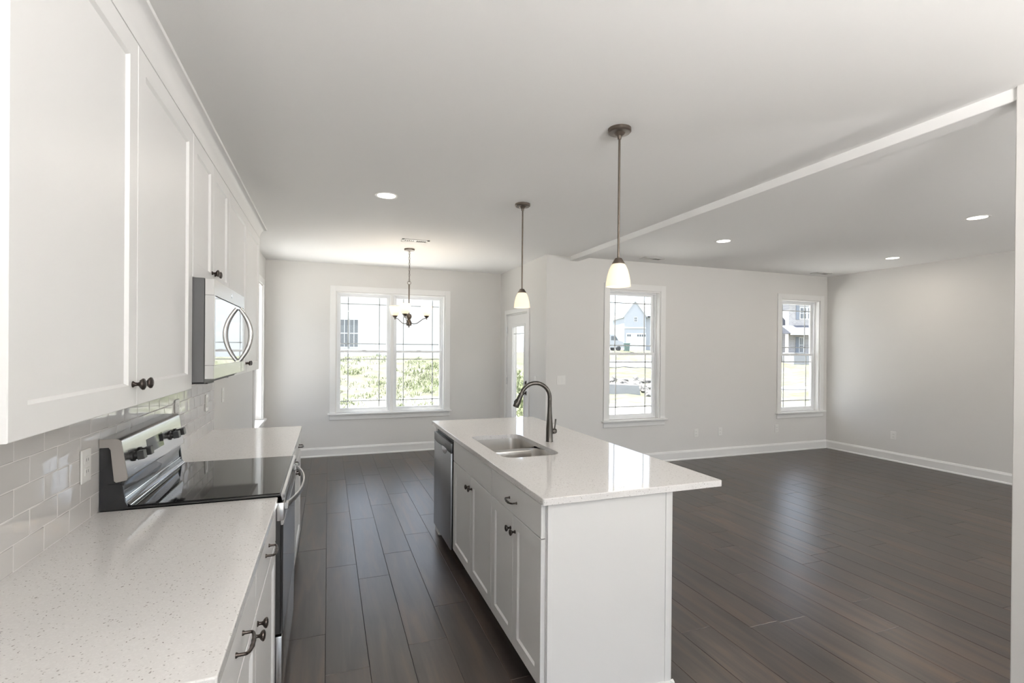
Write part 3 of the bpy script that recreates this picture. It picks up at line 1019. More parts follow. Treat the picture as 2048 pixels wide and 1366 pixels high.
# dishwasher
dwr = thing('dishwasher', (1.1, 3.745, 0), 'stainless dishwasher built into the far end of the island', 'dishwasher')
DY0, DY1 = 3.452, 4.036
mb = MB(); mb.box(0.850, 1.43, 3.440, 4.048, 0.11, 0.868, 0.001); mb.build('tub', M['blackpl'], dwr)
mb = MB(); mb.box(0.90, 1.40, 3.46, 4.03, 0.03, 0.11); mb.build('toe_kick', M['blackpl'], dwr)
mb = MB()
mb.box(0.820, 0.848, DY0, DY1, 0.100, 0.783, 0.003, 2)
dd = mb.build('door', M['steelv'], dwr, True)
mb = MB()
mb.box(0.819, 0.850, DY0, DY1, 0.786, 0.852, 0.003, 2)
cpn = mb.build('control_strip', plain('dishwasher_strip', (0.16, 0.165, 0.17), 0.3, metal=0.7), dwr, True)
mb = MB(); mb.box(0.8185, 0.8205, DY0 + 0.045, DY0 + 0.19, 0.806, 0.828, 0.0005); mb.build('button_panel', M['greymetal'], cpn)
mb = MB()
pk = [(3.66 + 0.085 * math.cos(a), 0.790 + (0.045 if math.sin(a) < 0 else 0.004) * math.sin(a)) for a in [2 * PI * i / 28 for i in range(28)]]
mb.prism(pk, 'x', 0.8175, 0.8215)
mb.build('pocket_handle', M['chrome'], dd, True)
mb = MB(); mb.box(0.830, 0.856, DY0 - 0.009, DY0 - 0.0015, 0.10, 0.868); mb.build('side_seal', M['black'], dwr)
for yy in (4.03,):
    mb = MB(); mb.lathe([(0.018, 0), (0.018, 0.008), (0.009, 0.01), (0.009, 0.10)], (0.872, yy, 0.001), 'z', 14); mb.build('leg', M['plastic'], dwr, True)

# sink
sk = thing('kitchen_sink', (1.11, 2.995, 0.70), 'undermount double bowl stainless sink in the island', 'sink')
def bowl(y0, y1):
    mb = MB()
    X0, X1 = 0.928, 1.294
    seq = [(0, 0.8845, .070), (0.001, 0.870, .070), (0.004, 0.80, .066), (0.008, 0.735, .060), (0.018, 0.712, .052), (0.040, 0.703, .040)]
    loops = [[(p[0], p[1], z) for p in rrect(X0 + i, X1 - i, y0 + i, y1 - i, r_, 8)] for i, z, r_ in seq]
    mb.loft(loops, False, True)
    o = mb.build('bowl', M['sink'], sk, True)
    mb = MB(); mb.lathe([(0.055, 0), (0.055, 0.003), (0.045, 0.004), (0.040, -0.004), (0.0, -0.004)], ((X0 + X1) / 2, (y0 + y1) / 2, 0.7035), 'z', 28)
    mb.build('drain', M['chrome'], o, True)
bowl(2.620, 2.985); bowl(3.005, 3.370)
mb = MB()
mb.box(0.93, 1.292, 2.980, 3.010, 0.800, 0.872, 0.004, 2)
mb.build('divider', M['sink'], sk, True)
mb = MB()
ro = rrect(0.905, 1.317, 2.597, 3.393, .07, 8); ri = rrect(0.928, 1.294, 2.620, 3.370, .07, 8)
mb.loft([[(p[0], p[1], 0.8838) for p in ro], [(p[0], p[1], 0.8838) for p in ri]])
mb.build('flange', M['sink'], sk)

# faucet
fa = thing('kitchen_faucet', (1.385, 3.018, 0.9142), 'dark gooseneck pull-down faucet on the island', 'faucet')
fx, fy = 1.385, 3.018
mb = MB()
mb.lathe([(0.0245, 0), (0.0245, 0.004), (0.0235, 0.006), (0.0235, 0.085), (0.0225, 0.10), (0.0185, 0.155), (0.0150, 0.20), (0.0142, 0.23)], (fx, fy, 0.9142), 'z', 28)
bd = mb.build('body', M['faucet'], fa, True)
ux, uy = -0.985, 0.17
pts, rd = [], []
for z in (1.140, 1.16, 1.18, 1.20): pts.append((fx, fy, z)); rd.append(0.0138)
Rr = 0.098
for i in range(1, 21):
    a = math.radians(i * 160 / 20)
    d = Rr - Rr * math.cos(a)
    pts.append((fx + ux * d, fy + uy * d, 1.205 + Rr * math.sin(a))); rd.append(0.0136)
neck_end = pts[-1]
mb = MB(); mb.tube(pts, rd, 18); mb.build('neck', M['faucet'], fa, True)
dv = (Vector(pts[-1]) - Vector(pts[-2])).normalized()
hp = [Vector(neck_end) + dv * t for t in (0, 0.004, 0.02, 0.05, 0.075, 0.098, 0.102)]
mb = MB(); mb.tube(hp, [0.0138, 0.0152, 0.0158, 0.0175, 0.020, 0.0205, 0.0185], 20)
mb.build('spray_head', M['faucet'], fa, True)
bp_ = Vector(neck_end) + dv * 0.06 + Vector((-0.0175, 0, 0.0))
mb = MB(); mb.tube([bp_ + dv * -0.016, bp_ + Vector((-0.005, 0, 0)), bp_ + dv * 0.02], [0.004, 0.006, 0.004], 8); mb.build('spray_button', M['blackpl'], fa, True)
mb = MB()
mb.lathe([(0.012, 0.018), (0.018, 0.026), (0.0185, 0.040), (0.015, 0.048), (0.0, 0.052)], (fx, fy, 0.982), 'x', 20)
hb = mb.build('handle_hub', M['faucet'], fa, True)
mb = MB(); mb.tube([(fx + 0.037, fy, 0.995), (fx + 0.041, fy, 1.02), (fx + 0.045, fy, 1.062)], [0.0055, 0.0048, 0.0058], 12); mb.build('lever', M['faucet'], fa, True)

# ------------------------------------------------------------------ pendants
def pendant(x, y, label):
    r = thing('pendant_lamp', (x, y, 1.868), label, 'pendant lamp', 'pendants over the island')
    mb = MB(); mb.lathe([(0.062, 0), (0.062, -0.016), (0.056, -0.022), (0.030, -0.024), (0.022, -0.034), (0.012, -0.038), (0.0095, -0.055), (0.0, -0.056)], (x, y, ZC), 'z', 32)
    mb.build('canopy', M['lampmetal'], r, True)
    mb = MB(); mb.tube([(x, y, ZC - 0.05), (x, y, 2.012)], 0.0062, 12); mb.build('stem', M['lampmetal'], r, True)
    mb = MB(); mb.lathe([(0.011, 0.030), (0.018, 0.028), (0.034, 0.002), (0.034, -0.003), (0.0, -0.003)], (x, y, 1.992), 'z', 24); mb.build('cap', M['lampmetal'], r, True)
    mb = MB()
    prof = [(0.031, 1.991), (0.040, 1.980), (0.050, 1.958), (0.058, 1.930), (0.064, 1.898), (0.0665, 1.868)]
    inn = [(a - 0.003, z) for a, z in prof][::-1]
    mb.lathe([(a, z - 1.9) for a, z in prof + inn], (x, y, 1.9), 'z', 40, cap=False)
    mb.build('lamp_shade', M['shade'], r, True)
    mb = MB(); mb.lathe([(0.0, -0.048), (0.016, -0.043), (0.026, -0.028), (0.028, -0.012), (0.022, 0.006), (0.013, 0.024), (0.013, 0.05)], (x, y, 1.938), 'z', 18)
    mb.build('bulb', M['bulb'], r, True)
    l = bpy.data.lights.new('pendant_light', 'POINT'); l.energy = 0.17; l.color = (1, 0.82, 0.6); l.shadow_soft_size = 0.03
    lo = bpy.data.objects.new('pendant_light', l); COL.objects.link(lo); lo.parent = r; lo.location = (0, 0, -0.012)
pendant(1.466, 2.323, 'frosted glass pendant lamp nearer the camera, over the island')
pendant(1.489, 3.805, 'frosted glass pendant lamp farther back, over the island')

# ------------------------------------------------------------------ chandelier
def chandelier(chx, chy, label, watts, soft, lcol, smat='shade'):
    ch = thing('chandelier', (chx, chy, 1.78), label, 'chandelier')
    mb = MB(); mb.lathe([(0.062, 0), (0.060, -0.018), (0.030, -0.024), (0.012, -0.030), (0.0, -0.034)], (chx, chy, ZC), 'z', 28); mb.build('canopy', M['lampmetal'], ch, True)
    mb = MB()
    z = 2.685; k = 0
    while z > 2.345:
        pts = []
        for i in range(13):
            a = 2 * PI * i / 12
            u, v_ = 0.008 * math.cos(a), 0.0185 * math.sin(a)
            pts.append((chx + (u if k % 2 == 0 else 0), chy + (0 if k % 2 == 0 else u), z - 0.018 + v_))
        mb.tube(pts, 0.0021, 6, False)
        z -= 0.0325; k += 1
    mb.tube([(chx + 0.004, chy, 2.69), (chx + 0.006, chy, 2.5), (chx + 0.003, chy, 2.32)], 0.002, 6)
    mb.build('chain', M['lampmetal'], ch, True)
    mb = MB()
    pts = [(chx + 0.020 * math.cos(2 * PI * i / 20), chy, 2.312 + 0.020 * math.sin(2 * PI * i / 20)) for i in range(21)]
    mb.tube(pts, 0.0028, 8, False); mb.build('loop', M['lampmetal'], ch, True)
    mb = MB(); mb.tube([(chx, chy, 2.293), (chx, chy, 2.25), (chx, chy, 2.0), (chx, chy, 1.90)], [0.009, 0.008, 0.006, 0.006], 12); mb.build('stem', M['lampmetal'], ch, True)
    mb = MB(); mb.lathe([(0.0, 0.0), (0.010, 0.004), (0.008, 0.018), (0.030, 0.026), (0.036, 0.050), (0.028, 0.075), (0.018, 0.098), (0.030, 0.118), (0.034, 0.138), (0.026, 0.16), (0.008, 0.17)], (chx, chy, 1.775), 'z', 20)
    mb.build('hub', M['lampmetal'], ch, True)
    for kk in range(3):
        a = math.radians(-90 - 20.3 + 120 * kk)
        ca, sa = math.cos(a), math.sin(a)
        pts = []
        for t, zz in ((0.02, 1.833), (0.06, 1.822), (0.10, 1.830), (0.14, 1.858), (0.175, 1.885), (0.205, 1.895), (0.222, 1.893)):
            pts.append((chx + ca * t, chy + sa * t, zz))
        mb = MB(); mb.tube(pts, 0.0048, 8)
        arm = mb.build('arm', M['lampmetal'], ch, True)
        lx, ly = chx + ca * 0.222, chy + sa * 0.222
        mb = MB(); mb.lathe([(0.0, -0.014), (0.009, -0.012), (0.008, 0.006), (0.018, 0.012), (0.032, 0.030), (0.032, 0.034), (0.0, 0.034)], (lx, ly, 1.893), 'z', 18)
        mb.build('cup', M['lampmetal'], arm, True)
        prof = [(0.026, 1.926), (0.045, 1.938), (0.056, 1.965), (0.062, 2.0), (0.068, 2.045)]
        inn = [(q - 0.003, z_) for q, z_ in prof][::-1]
        mb = MB(); mb.lathe([(q, z_ - 1.9) for q, z_ in prof + inn], (lx, ly, 1.9), 'z', 28, cap=False)
        mb.build('lamp_shade', M[smat], arm, True)
        mb = MB(); mb.lathe([(0.012, 0.0), (0.012, 0.02), (0.024, 0.045), (0.022, 0.065), (0.0, 0.08)], (lx, ly, 1.925), 'z', 14); mb.build('bulb', M['bulb'], arm, True)
        l = bpy.data.lights.new('chandelier_light', 'POINT'); l.energy = watts; l.color = lcol; l.shadow_soft_size = soft
        lo = bpy.data.objects.new('chandelier_light', l); COL.objects.link(lo); lo.parent = ch; lo.location = Vector((lx, ly, 2.02)) - Vector((chx, chy, 1.78))
chandelier(0.905, 6.022, 'three-light dark chandelier on a chain before the dining window', 3.0, 0.025, (1, 0.82, 0.6))
chandelier(1.15, -1.1, 'unseen three-light chandelier added behind the camera to brighten the ceiling', 290, 0.05, (1, 0.97, 0.945), 'uplight_shade')  # not in view, added as upward fill for the kitchen ceiling
chandelier(5.3, -0.9, 'unseen three-light chandelier added in the rear living room to brighten the ceiling', 250, 0.05, (1, 0.97, 0.945), 'uplight_shade')  # second added lamp, out of view, washing the living room ceiling

# ------------------------------------------------------------------ recessed lights
def can(x, y, label, e=5.0):
    r = thing('recessed_light', (x, y, ZC), label, 'ceiling light', 'recessed ceiling lights')
    mb = MB(); mb.lathe([(0.068, -0.0005), (0.071, -0.004), (0.086, -0.004), (0.090, -0.0005)], (x, y, ZC), 'z', 36, cap=False); mb.build('trim_ring', M['plastic'], r, True)
    mb = MB(); mb.lathe([(0.0, -0.0022), (0.069, -0.0022), (0.069, -0.001)], (x, y, ZC), 'z', 36, cap=False); mb.build('diffuser', M['lens'], r)
    l = bpy.data.lights.new('recessed_lamp', 'AREA'); l.shape = 'DISK'; l.size = 0.13; l.energy = e; l.color = (1, 0.92, 0.81)
    lo = bpy.data.objects.new('recessed_lamp', l); COL.objects.link(lo); lo.parent = r; lo.location = (0, 0, -0.008)
can(0.419, 3.987, 'recessed ceiling light over the kitchen aisle')
can(4.007, 4.268, 'recessed ceiling light nearest the beam in the living room')
can(5.346, 2.693, 'recessed ceiling light at the picture right edge, nearest the camera')
can(6.672, 4.235, 'recessed ceiling light near the far right corner')
for x, y in ((2.1, 0.2), (0.6, -1.6), (2.2, -1.6), (4.6, 0.3), (6.6, 0.6), (4.3, -1.6), (6.6, -1.6)):  # extra cans out of view, added to raise the room light
    can(x, y, 'unseen recessed ceiling light added behind the camera as fill')

# ------------------------------------------------------------------ vents, outlets, switches
def vent(x, y, label, w_=0.30, d_=0.13):
    r = thing('ceiling_vent', (x, y, ZC), label, 'vent', 'ceiling vents')
    mb = MB(); 
    mb.box(x - w_ / 2, x + w_ / 2, y - d_ / 2, y - d_ / 2 + 0.028, ZC - 0.008, ZC - 0.0005, 0.002); mb.box(x - w_ / 2, x + w_ / 2, y + d_ / 2 - 0.028, y + d_ / 2, ZC - 0.008, ZC - 0.0005, 0.002)
    mb.box(x - w_ / 2, x - w_ / 2 + 0.028, y - d_ / 2, y + d_ / 2, ZC - 0.008, ZC - 0.0005, 0.002); mb.box(x + w_ / 2 - 0.028, x + w_ / 2, y - d_ / 2, y + d_ / 2, ZC - 0.008, ZC - 0.0005, 0.002)
    mb.box(x - 0.012, x + 0.012, y - d_ / 2, y + d_ / 2, ZC - 0.007, ZC - 0.0005)
    mb.build('frame', M['plastic'], r)
    mb = MB(); mb.box(x - w_ / 2 + 0.02, x + w_ / 2 - 0.02, y - d_ / 2 + 0.02, y + d_ / 2 - 0.02, ZC - 0.0015, ZC - 0.0005); mb.build('duct_opening', M['slot'], r)
    mb = MB()
    n = 12
    for i in range(n):
        xx = x - w_ / 2 + 0.034 + i * (w_ - 0.068) / (n - 1)
        s = 1 if xx > x else -1
        mb.prism([(xx - 0.004, ZC - 0.0075), (xx - 0.003, ZC - 0.0075), (xx + 0.005 * s, ZC - 0.002), (xx + 0.004 * s, ZC - 0.002)] if s > 0 else [(xx + 0.003, ZC - 0.0075), (xx + 0.004, ZC - 0.0075), (xx - 0.004, ZC - 0.002), (xx - 0.005, ZC - 0.002)], 'y', y - d_ / 2 + 0.026, y + d_ / 2 - 0.026)
    mb.build('slats', M['plastic'], r)
vent(0.895, 5.53, 'white ceiling vent beside the chandelier canopy')
vent(3.92, 5.42, 'white ceiling vent above the window nearer the kitchen')
vent(7.00, 5.46, 'white ceiling vent in the far right corner')

def plate(ax, plane, sgn, a, z, label, kind, wide=0.072):
    name = 'light_switch' if kind == 'switch' else 'wall_outlet'
    loc = (a, plane, z) if ax == 'x' else (plane, a, z)
    r = thing(name, loc, label, 'switch' if kind == 'switch' else 'outlet')
    mb = MB(); f = xf_box(mb, ax, plane, -sgn)
    f(a - wide / 2, a + wide / 2, 0.0003, 0.006, z - 0.0575, z + 0.0575, 0.002)
    mb.build('cover_plate', M['plastic'], r)
    if kind == 'switch':
        n = max(1, round(wide / 0.05) - (0 if wide > 0.1 else 0))
        cs = [a] if wide < 0.1 else [a - 0.023, a + 0.023]
        for c in cs:
            mb = MB(); f = xf_box(mb, ax, plane, -sgn); f(c - 0.016, c + 0.016, 0.006, 0.009, z - 0.033, z + 0.033, 0.001)
            mb.build('rocker', M['plastic'], r)
    else:
        for dz in (-0.02, 0.02):
            mb = MB(); f = xf_box(mb, ax, plane, -sgn); f(a - 0.017, a + 0.017, 0.006, 0.008, z + dz - 0.014, z + dz + 0.014, 0.001)
            rc = mb.build('receptacle', M['plastic'], r)
            mb = MB(); f = xf_box(mb, ax, plane, -sgn)
            f(a - 0.008, a - 0.006, 0.008, 0.0083, z + dz - 0.004, z + dz + 0.006); f(a + 0.006, a + 0.008, 0.008, 0.0083, z + dz - 0.004, z + dz + 0.006)
            mb.build('slots', M['slot'], rc)
plate('x', YL, 1, 2.770, 1.142, 'white double light switch between patio door corner and near window', 'switch', 0.118)
plate('x', YL, 1, 4.889, 0.364, 'left of two white outlets low between the living room windows', 'outlet')
plate('x', YL, 1, 5.317, 0.364, 'right of two white outlets low between the living room windows', 'outlet')
plate('x', YL, 1, 6.399, 0.356, 'white outlet low below the left edge of the corner window', 'outlet')
plate('y', XR, 1, 4.688, 0.361, 'white outlet low on the plain right wall', 'outlet')
plate('y', XD, 1, 6.020, 1.120, 'white light switch beside the patio door', 'switch')
plate('y', XW, -1, 4.581, 1.138, 'white light switch on the left wall past the tiles', 'switch')
TX = XW + 0.0105
plate('y', TX, -1, 3.956, 1.140, 'white switch plate at the far end of the tile backsplash', 'switch')
plate('y', TX, -1, 3.235, 1.175, 'white outlet on the tiles just past the range', 'outlet')
plate('y', TX, -1, 2.125, 1.110, 'white outlet on the tiles just before the range', 'outlet')

# ------------------------------------------------------------------ outdoors
exec_ext = True
def smooth(t): t = max(0.0, min(1.0, t)); return t * t * (3 - 2 * t)
def ground_h(x, y):
    d = math.hypot(x, y)
    z = -0.36
    if y > 0:
        ang = x / max(y, 0.1)
        wb = 1 - smooth((ang - 0.30) / 0.30)
        # bank behind the dining window
        z += wb * (1.45 * smooth((y - 15.0) / 9.0) - 0.6 * smooth((y - 26) / 6.0))
        z += (1 - wb) * 1.9 * smooth((d - 36) / 34)
    z += 0.05 * math.sin(x * 1.3 + y * 0.7) * smooth((d - 12) / 8) + 0.03 * math.sin(x * 3.1 - y * 2.3) * smooth((d - 12) / 8)
    return z
def ground_mat():
    m, t, b, o = new_mat('yard_ground')
    g = N(t, 'ShaderNodeNewGeometry')
    n1 = N(t, 'ShaderNodeTexNoise'); n1.inputs['Scale'].default_value = 0.35; n1.inputs['Detail'].default_value = 6
    n2 = N(t, 'ShaderNodeTexNoise'); n2.inputs['Scale'].default_value = 2.5; n2.inputs['Detail'].default_value = 6
    t.links.new(g.outputs['Position'], n1.inputs['Vector']); t.links.new(g.outputs['Position'], n2.inputs['Vector'])
    cr = N(t, 'ShaderNodeValToRGB')
    cr.color_ramp.elements[0].position = 0.40; cr.color_ramp.elements[0].color = (0.088, 0.098, 0.06, 1)
    cr.color_ramp.elements[1].position = 0.60; cr.color_ramp.elements[1].color = (0.135, 0.128, 0.11, 1)
    ad = N(t, 'ShaderNodeMath', operation='MULTIPLY_ADD'); ad.inputs[1].default_value = 0.5
    t.links.new(n2.outputs[0], ad.inputs[0])
    mu = N(t, 'ShaderNodeMath', operation='MULTIPLY'); mu.inputs[1].default_value = 0.5
    t.links.new(n1.outputs[0], mu.inputs[0]); t.links.new(mu.outputs[0], ad.inputs[2])
    t.links.new(ad.outputs[0], cr.inputs[0])
    # sand round the house paled to bounce sun indoors, weedy soil farther out
    dist = N(t, 'ShaderNodeVectorMath', operation='DISTANCE'); dist.inputs[1].default_value = (3.0, 2.5, -0.3)
    t.links.new(g.outputs['Position'], dist.inputs[0])
    mrd = N(t, 'ShaderNodeMapRange'); mrd.inputs['From Min'].default_value = 10.5; mrd.inputs['From Max'].default_value = 15.0
    t.links.new(dist.outputs['Value'], mrd.inputs[0])
    mxg = N(t, 'ShaderNodeMix', data_type='RGBA'); mxg.inputs[6].default_value = (0.64, 0.63, 0.60, 1)
    t.links.new(mrd.outputs[0], mxg.inputs[0]); t.links.new(cr.outputs[0], mxg.inputs[7])
    t.links.new(mxg.outputs[2], b.inputs['Base Color'])
    b.inputs['Roughness'].default_value = 0.95; b.inputs['Specular IOR Level'].default_value = 0.1
    return m
bm = bmesh.new()
gx = [-60, -45, -32, -24, -18, -14, -10, -7, -5, -3.5, -2] + [i * 0.7 for i in range(0, 60)] + [44, 48, 53, 59, 66, 75, 86, 100, 130]
gy = [-40, -25, -15, -9, -5] + [i * 0.7 for i in range(-3, 64)] + [47, 51, 56, 62, 70, 80, 95, 120, 160]
grid = [[bm.verts.new((x, y, ground_h(x, y))) for x in gx] for y in gy]
for j in range(len(gy) - 1):
    for i in range(len(gx) - 1):
        bm.faces.new((grid[j][i], grid[j][i + 1], grid[j + 1][i + 1], grid[j + 1][i]))
me = bpy.data.meshes.new('ground'); bm.to_mesh(me); bm.free(); me.materials.append(ground_mat())
for p in me.polygons: p.use_smooth = True
go = bpy.data.objects.new('ground_outside', me); COL.objects.link(go)
tag(go, 'pale sunlit sandy yard outside the windows', 'ground', None, 'structure')

yR = Vector((math.cos(yaw), -math.sin(yaw), 0)); yF = Vector((math.sin(yaw), math.cos(yaw), 0))
def at(px, depth):
    """ground position at a horizontal bearing (px of the picture) and a depth in metres"""
    p = yF * depth + yR * ((px - 1024) / 995.575 * depth)
    return Vector((p.x, p.y, ground_h(p.x, p.y)))
E_ = {}
E_['siding'] = plain('lap_siding', (0.42, 0.435, 0.46), 0.8, var=0.05, bscale=2)
E_['white_siding'] = plain('white_siding', (0.62, 0.62, 0.62), 0.7, var=0.03, bscale=2)
E_['roof'] = plain('shingles', (0.17, 0.17, 0.175), 0.9, var=0.1, bscale=6)
E_['roofd'] = plain('dark_shingles', (0.11, 0.115, 0.135), 0.9, var=0.1, bscale=6)
E_['etrim'] = plain('outdoor_trim', (0.6, 0.6, 0.6), 0.6)
E_['shutter'] = plain('shutter_paint', (0.22, 0.24, 0.27), 0.6)
E_['eglass'] = plain('outdoor_window_glass', (0.13, 0.14, 0.15), 0.1)
E_['conc'] = plain('pale_concrete', (0.30, 0.30, 0.305), 0.9, var=0.08, bscale=5)
E_['asph'] = plain('pale_asphalt', (0.14, 0.14, 0.143), 0.9, var=0.06, bscale=3)
E_['van'] = plain('white_van_paint', (0.42, 0.43, 0.45), 0.3)
E_['tyre'] = plain('tyre_rubber', (0.05, 0.05, 0.055), 0.8)
E_['bin'] = plain('green_bin_plastic', (0.13, 0.19, 0.175), 0.5)
def brickmat():
    m, t, b, o = new_mat('pale_brick')
    tc = N(t, 'ShaderNodeTexCoord'); br = N(t, 'ShaderNodeTexBrick')
    mp = N(t, 'ShaderNodeMapping'); mp.inputs['Rotation'].default_value = (PI / 2, 0, 0)
    t.links.new(tc.outputs['Object'], mp.inputs[0]); t.links.new(mp.outputs[0], br.inputs['Vector'])
    br.inputs['Scale'].default_value = 2.4
    br.inputs['Color1'].default_value = (0.36, 0.335, 0.325, 1); br.inputs['Color2'].default_value = (0.44, 0.415, 0.40, 1)
    br.inputs['Mortar'].default_value = (0.48, 0.47, 0.46, 1)
    t.links.new(br.outputs[0], b.inputs['Base Color']); b.inputs['Roughness'].default_value = 0.9
    return m
E_['brick'] = brickmat()

def ext(name, px, depth, label, cat, rot=0.0, dz=0.0, group=None):
    p = at(px, depth)
    e = thing(name, (0, 0, 0), label, cat, group)
    e.location = p + Vector((0, 0, dz)); e.rotation_euler = (0, 0, -yaw + rot)
    return e
def ewin(parent, x0, x1, z0, z1, y=-0.04, shutters=True):
    mb = MB()
    t = 0.09
    mb.box(x0 - t, x0, y, 0.02, z0 - t, z1 + t); mb.box(x1, x1 + t, y, 0.02, z0 - t, z1 + t); mb.box(x0, x1, y, 0.02, z1, z1 + t); mb.box(x0, x1, y, 0.02, z0 - t, z0)
    mb.box(x0, x1, y, 0.02, (z0 + z1) / 2 - 0.03, (z0 + z1) / 2 + 0.03); mb.box((x0 + x1) / 2 - 0.02, (x0 + x1) / 2 + 0.02, y + 0.01, 0.02, z0, z1)
    w_ = mb.build('window', E_['etrim'], parent)
    mb = MB(); mb.box(x0, x1, -0.01, 0.015, z0, z1); mb.build('pane', E_['eglass'], w_)
    if shutters:
        for s in (x0 - t - 0.42, x1 + t + 0.02):
            mb = MB(); mb.box(s, s + 0.40, -0.05, 0.0, z0 - t, z1 + t); mb.build('shutter', E_['shutter'], parent)
def gable(mb, x0, x1, y0, y1, z0, ze, zp, ov=0.35, th=0.18):
    xm = (x0 + x1) / 2
    mb.prism([(x0, z0), (x1, z0), (x1, ze), (xm, zp), (x0, ze)], 'y', y0, y1)
def gable_roof(mb, x0, x1, y0, y1, ze, zp, ov=0.35, th=0.2):
    xm = (x0 + x1) / 2
    s = (zp - ze) / (xm - x0)
    mb.prism([(x0 - ov, ze - ov * s), (xm, zp), (x1 + ov, ze - ov * s), (x1 + ov, ze - ov * s + th), (xm, zp + th * 1.2), (x0 - ov, ze - ov * s + th)], 'y', y0 - ov, y1 + ov)

# white house with the paired windows, behind the bank (dining window)
h = ext('neighbor_house', 700, 32, 'white sided house behind the grassy bank, seen through the dining window', 'house', 0.05)
gz = ORG[h.name]
bz = -h.location.z
mb = MB(); mb.box(-3.2, 9, 0, 8, -0.6, 6.2); mb.build('wall', E_['white_siding'], h)
mb = MB(); mb.prism([(-0.5, 6.1), (8.5, 6.1), (4, 8.6)], 'x', -3.6, 9.4); mb.build('roof', E_['roof'], h)
for x0 in (-0.65, -0.05): ewin(h, x0 + 0.05, x0 + 0.55, 1.62 + bz, 3.35 + bz, shutters=False)

# gabled house with garage (near living room window)
D = 80; s_ = D / 995.575
h = ext('gabled_house', 1270, D, 'pale grey gabled house with a white garage door across the street', 'house', 0.0)
b0 = h.location.z
zt = lambda y: H + (701.0 - y) * s_ - b0
X_ = lambda px: (px - 1270) * s_
mb = MB(); gable(mb, X_(1248), X_(1291), 0, 9, -0.5, zt(632), zt(603)); mb.build('wall', E_['siding'], h)
mb = MB(); gable_roof(mb, X_(1248), X_(1291), 0, 9, zt(632), zt(603), 0.2, 0.22); mb.build('roof', E_['etrim'], h)
mb = MB(); mb.box(X_(1291), X_(1345), 1.5, 9, -0.5, zt(632)); mb.build('side_wing', E_['siding'], h)
mb = MB(); mb.prism([(0.9, zt(633)), (9.5, zt(633)), (7, zt(596)), (6.4, zt(596))], 'x', X_(1283), X_(1350)); mb.build('wing_roof', E_['roof'], h)
mb = MB(); mb.prism([(0.2, zt(632)), (2.0, zt(632)), (2.0, zt(621))], 'x', X_(1294), X_(1304)); mb.build('dormer_roof', E_['roofd'], h)
mb = MB(); mb.box(X_(1248), X_(1291), -0.12, 0.01, zt(657), zt(654)); mb.build('belt_trim', E_['etrim'], h)
mb = MB(); mb.box(X_(1252), X_(1291.5), -0.08, 0.01, -0.3, zt(666)); gd = mb.build('garage_door', E_['etrim'], h)
for p_ in (1254, 1258, 1274, 1278.5, 1283, 1287.5):
    mb = MB(); mb.box(X_(p_), X_(p_ + 3), -0.1, -0.07, zt(673), zt(669)); mb.build('pane', E_['eglass'], gd)
ewin(h, X_(1268.5), X_(1273), zt(643), zt(635), shutters=False)

v = ext('parked_van', 1209, 67, 'white van parked at the left of the street window view', 'van', 0.25)
mb = MB()
body = [(-2.6, 0.45), (2.4, 0.45), (2.5, 0.9), (2.2, 1.25), (1.6, 1.4), (1.2, 2.05), (0.9, 2.2), (-2.3, 2.2), (-2.6, 1.9)]
mb.prism(body, 'y', -0.95, 0.95); mb.build('body', E_['van'], v)
mb = MB()
mb.prism([(1.5, 1.42), (1.12, 1.98), (0.5, 1.98), (0.5, 1.42)], 'y', -0.97, 0.97); mb.prism([(0.3, 1.42), (0.3, 1.98), (-0.8, 1.98), (-0.8, 1.42)], 'y', -0.97, 0.97); mb.prism([(-1.0, 1.42), (-1.0, 1.98), (-2.2, 1.98), (-2.2, 1.42)], 'y', -0.97, 0.97)
mb.build('windows', E_['eglass'], v)
for x_ in (-1.7, 1.6):
    for y_ in (-0.95, 0.75):
        mb = MB(); mb.lathe([(0.34, 0), (0.34, 0.2)], (x_, y_, 0.34), 'y', 18); mb.build('wheel', E_['tyre'], v)
bi = ext('wheelie_bin', 1253.5, 64, 'dark green wheeled bin beside the van', 'bin')
mb = MB(); mb.loft([rr_ for rr_ in ([(a, b, 0.05) for a, b in ((-.26, -.26), (.26, -.26), (.26, .26), (-.26, .26))], [(a, b, 0.98) for a, b in ((-.34, -.34), (.34, -.34), (.34, .34), (-.34, .34))])], True, True); mb.build('body', E_['bin'], bi)
mb = MB(); mb.box(-.36, .36, -.38, .36, 0.98, 1.06, 0.02); mb.build('lid', E_['bin'], bi)
for s in (-1, 1):
    mb = MB(); mb.lathe([(0.1, 0), (0.1, 0.05)], (s * .3 - .025, .25, 0.1), 'x', 14); mb.build('wheel', E_['tyre'], bi)

# brick house (corner window)
D = 46; s_ = D / 995.575
h = ext('brick_house', 1600, D, 'two-storey brick house with dark shutters and a porch, seen through the corner window', 'house', 0.0)
b0 = h.location.z
zt = lambda y: H + (703.5 - y) * s_ - b0
X_ = lambda px: (px - 1600) * s_
mb = MB(); mb.box(X_(1577), X_(1660), 0, 8, -0.8, zt(600)); mb.build('wall', E_['brick'], h)
mb = MB(); mb.prism([(-0.5, zt(601)), (8.5, zt(601)), (4, zt(560))], 'x', X_(1573), X_(1665)); mb.build('roof', E_['roof'], h)
mb = MB(); mb.box(X_(1540), X_(1577), 1.0, 8, -0.8, zt(655)); mb.build('garage_wing', E_['brick'], h)
mb = MB(); mb.prism([(X_(1535), zt(656)), (X_(1578), zt(656)), (X_(1577), zt(640)), (X_(1566), zt(628)), (X_(1545), zt(628))], 'y', 0.6, 8); mb.build('wing_roof', E_['roofd'], h)
mb = MB(); mb.prism([(-1.8, zt(668)), (0, zt(668)), (0, zt(651)), (-0.1, zt(651))], 'x', X_(1560), X_(1625)); mb.build('porch_roof', E_['roofd'], h)
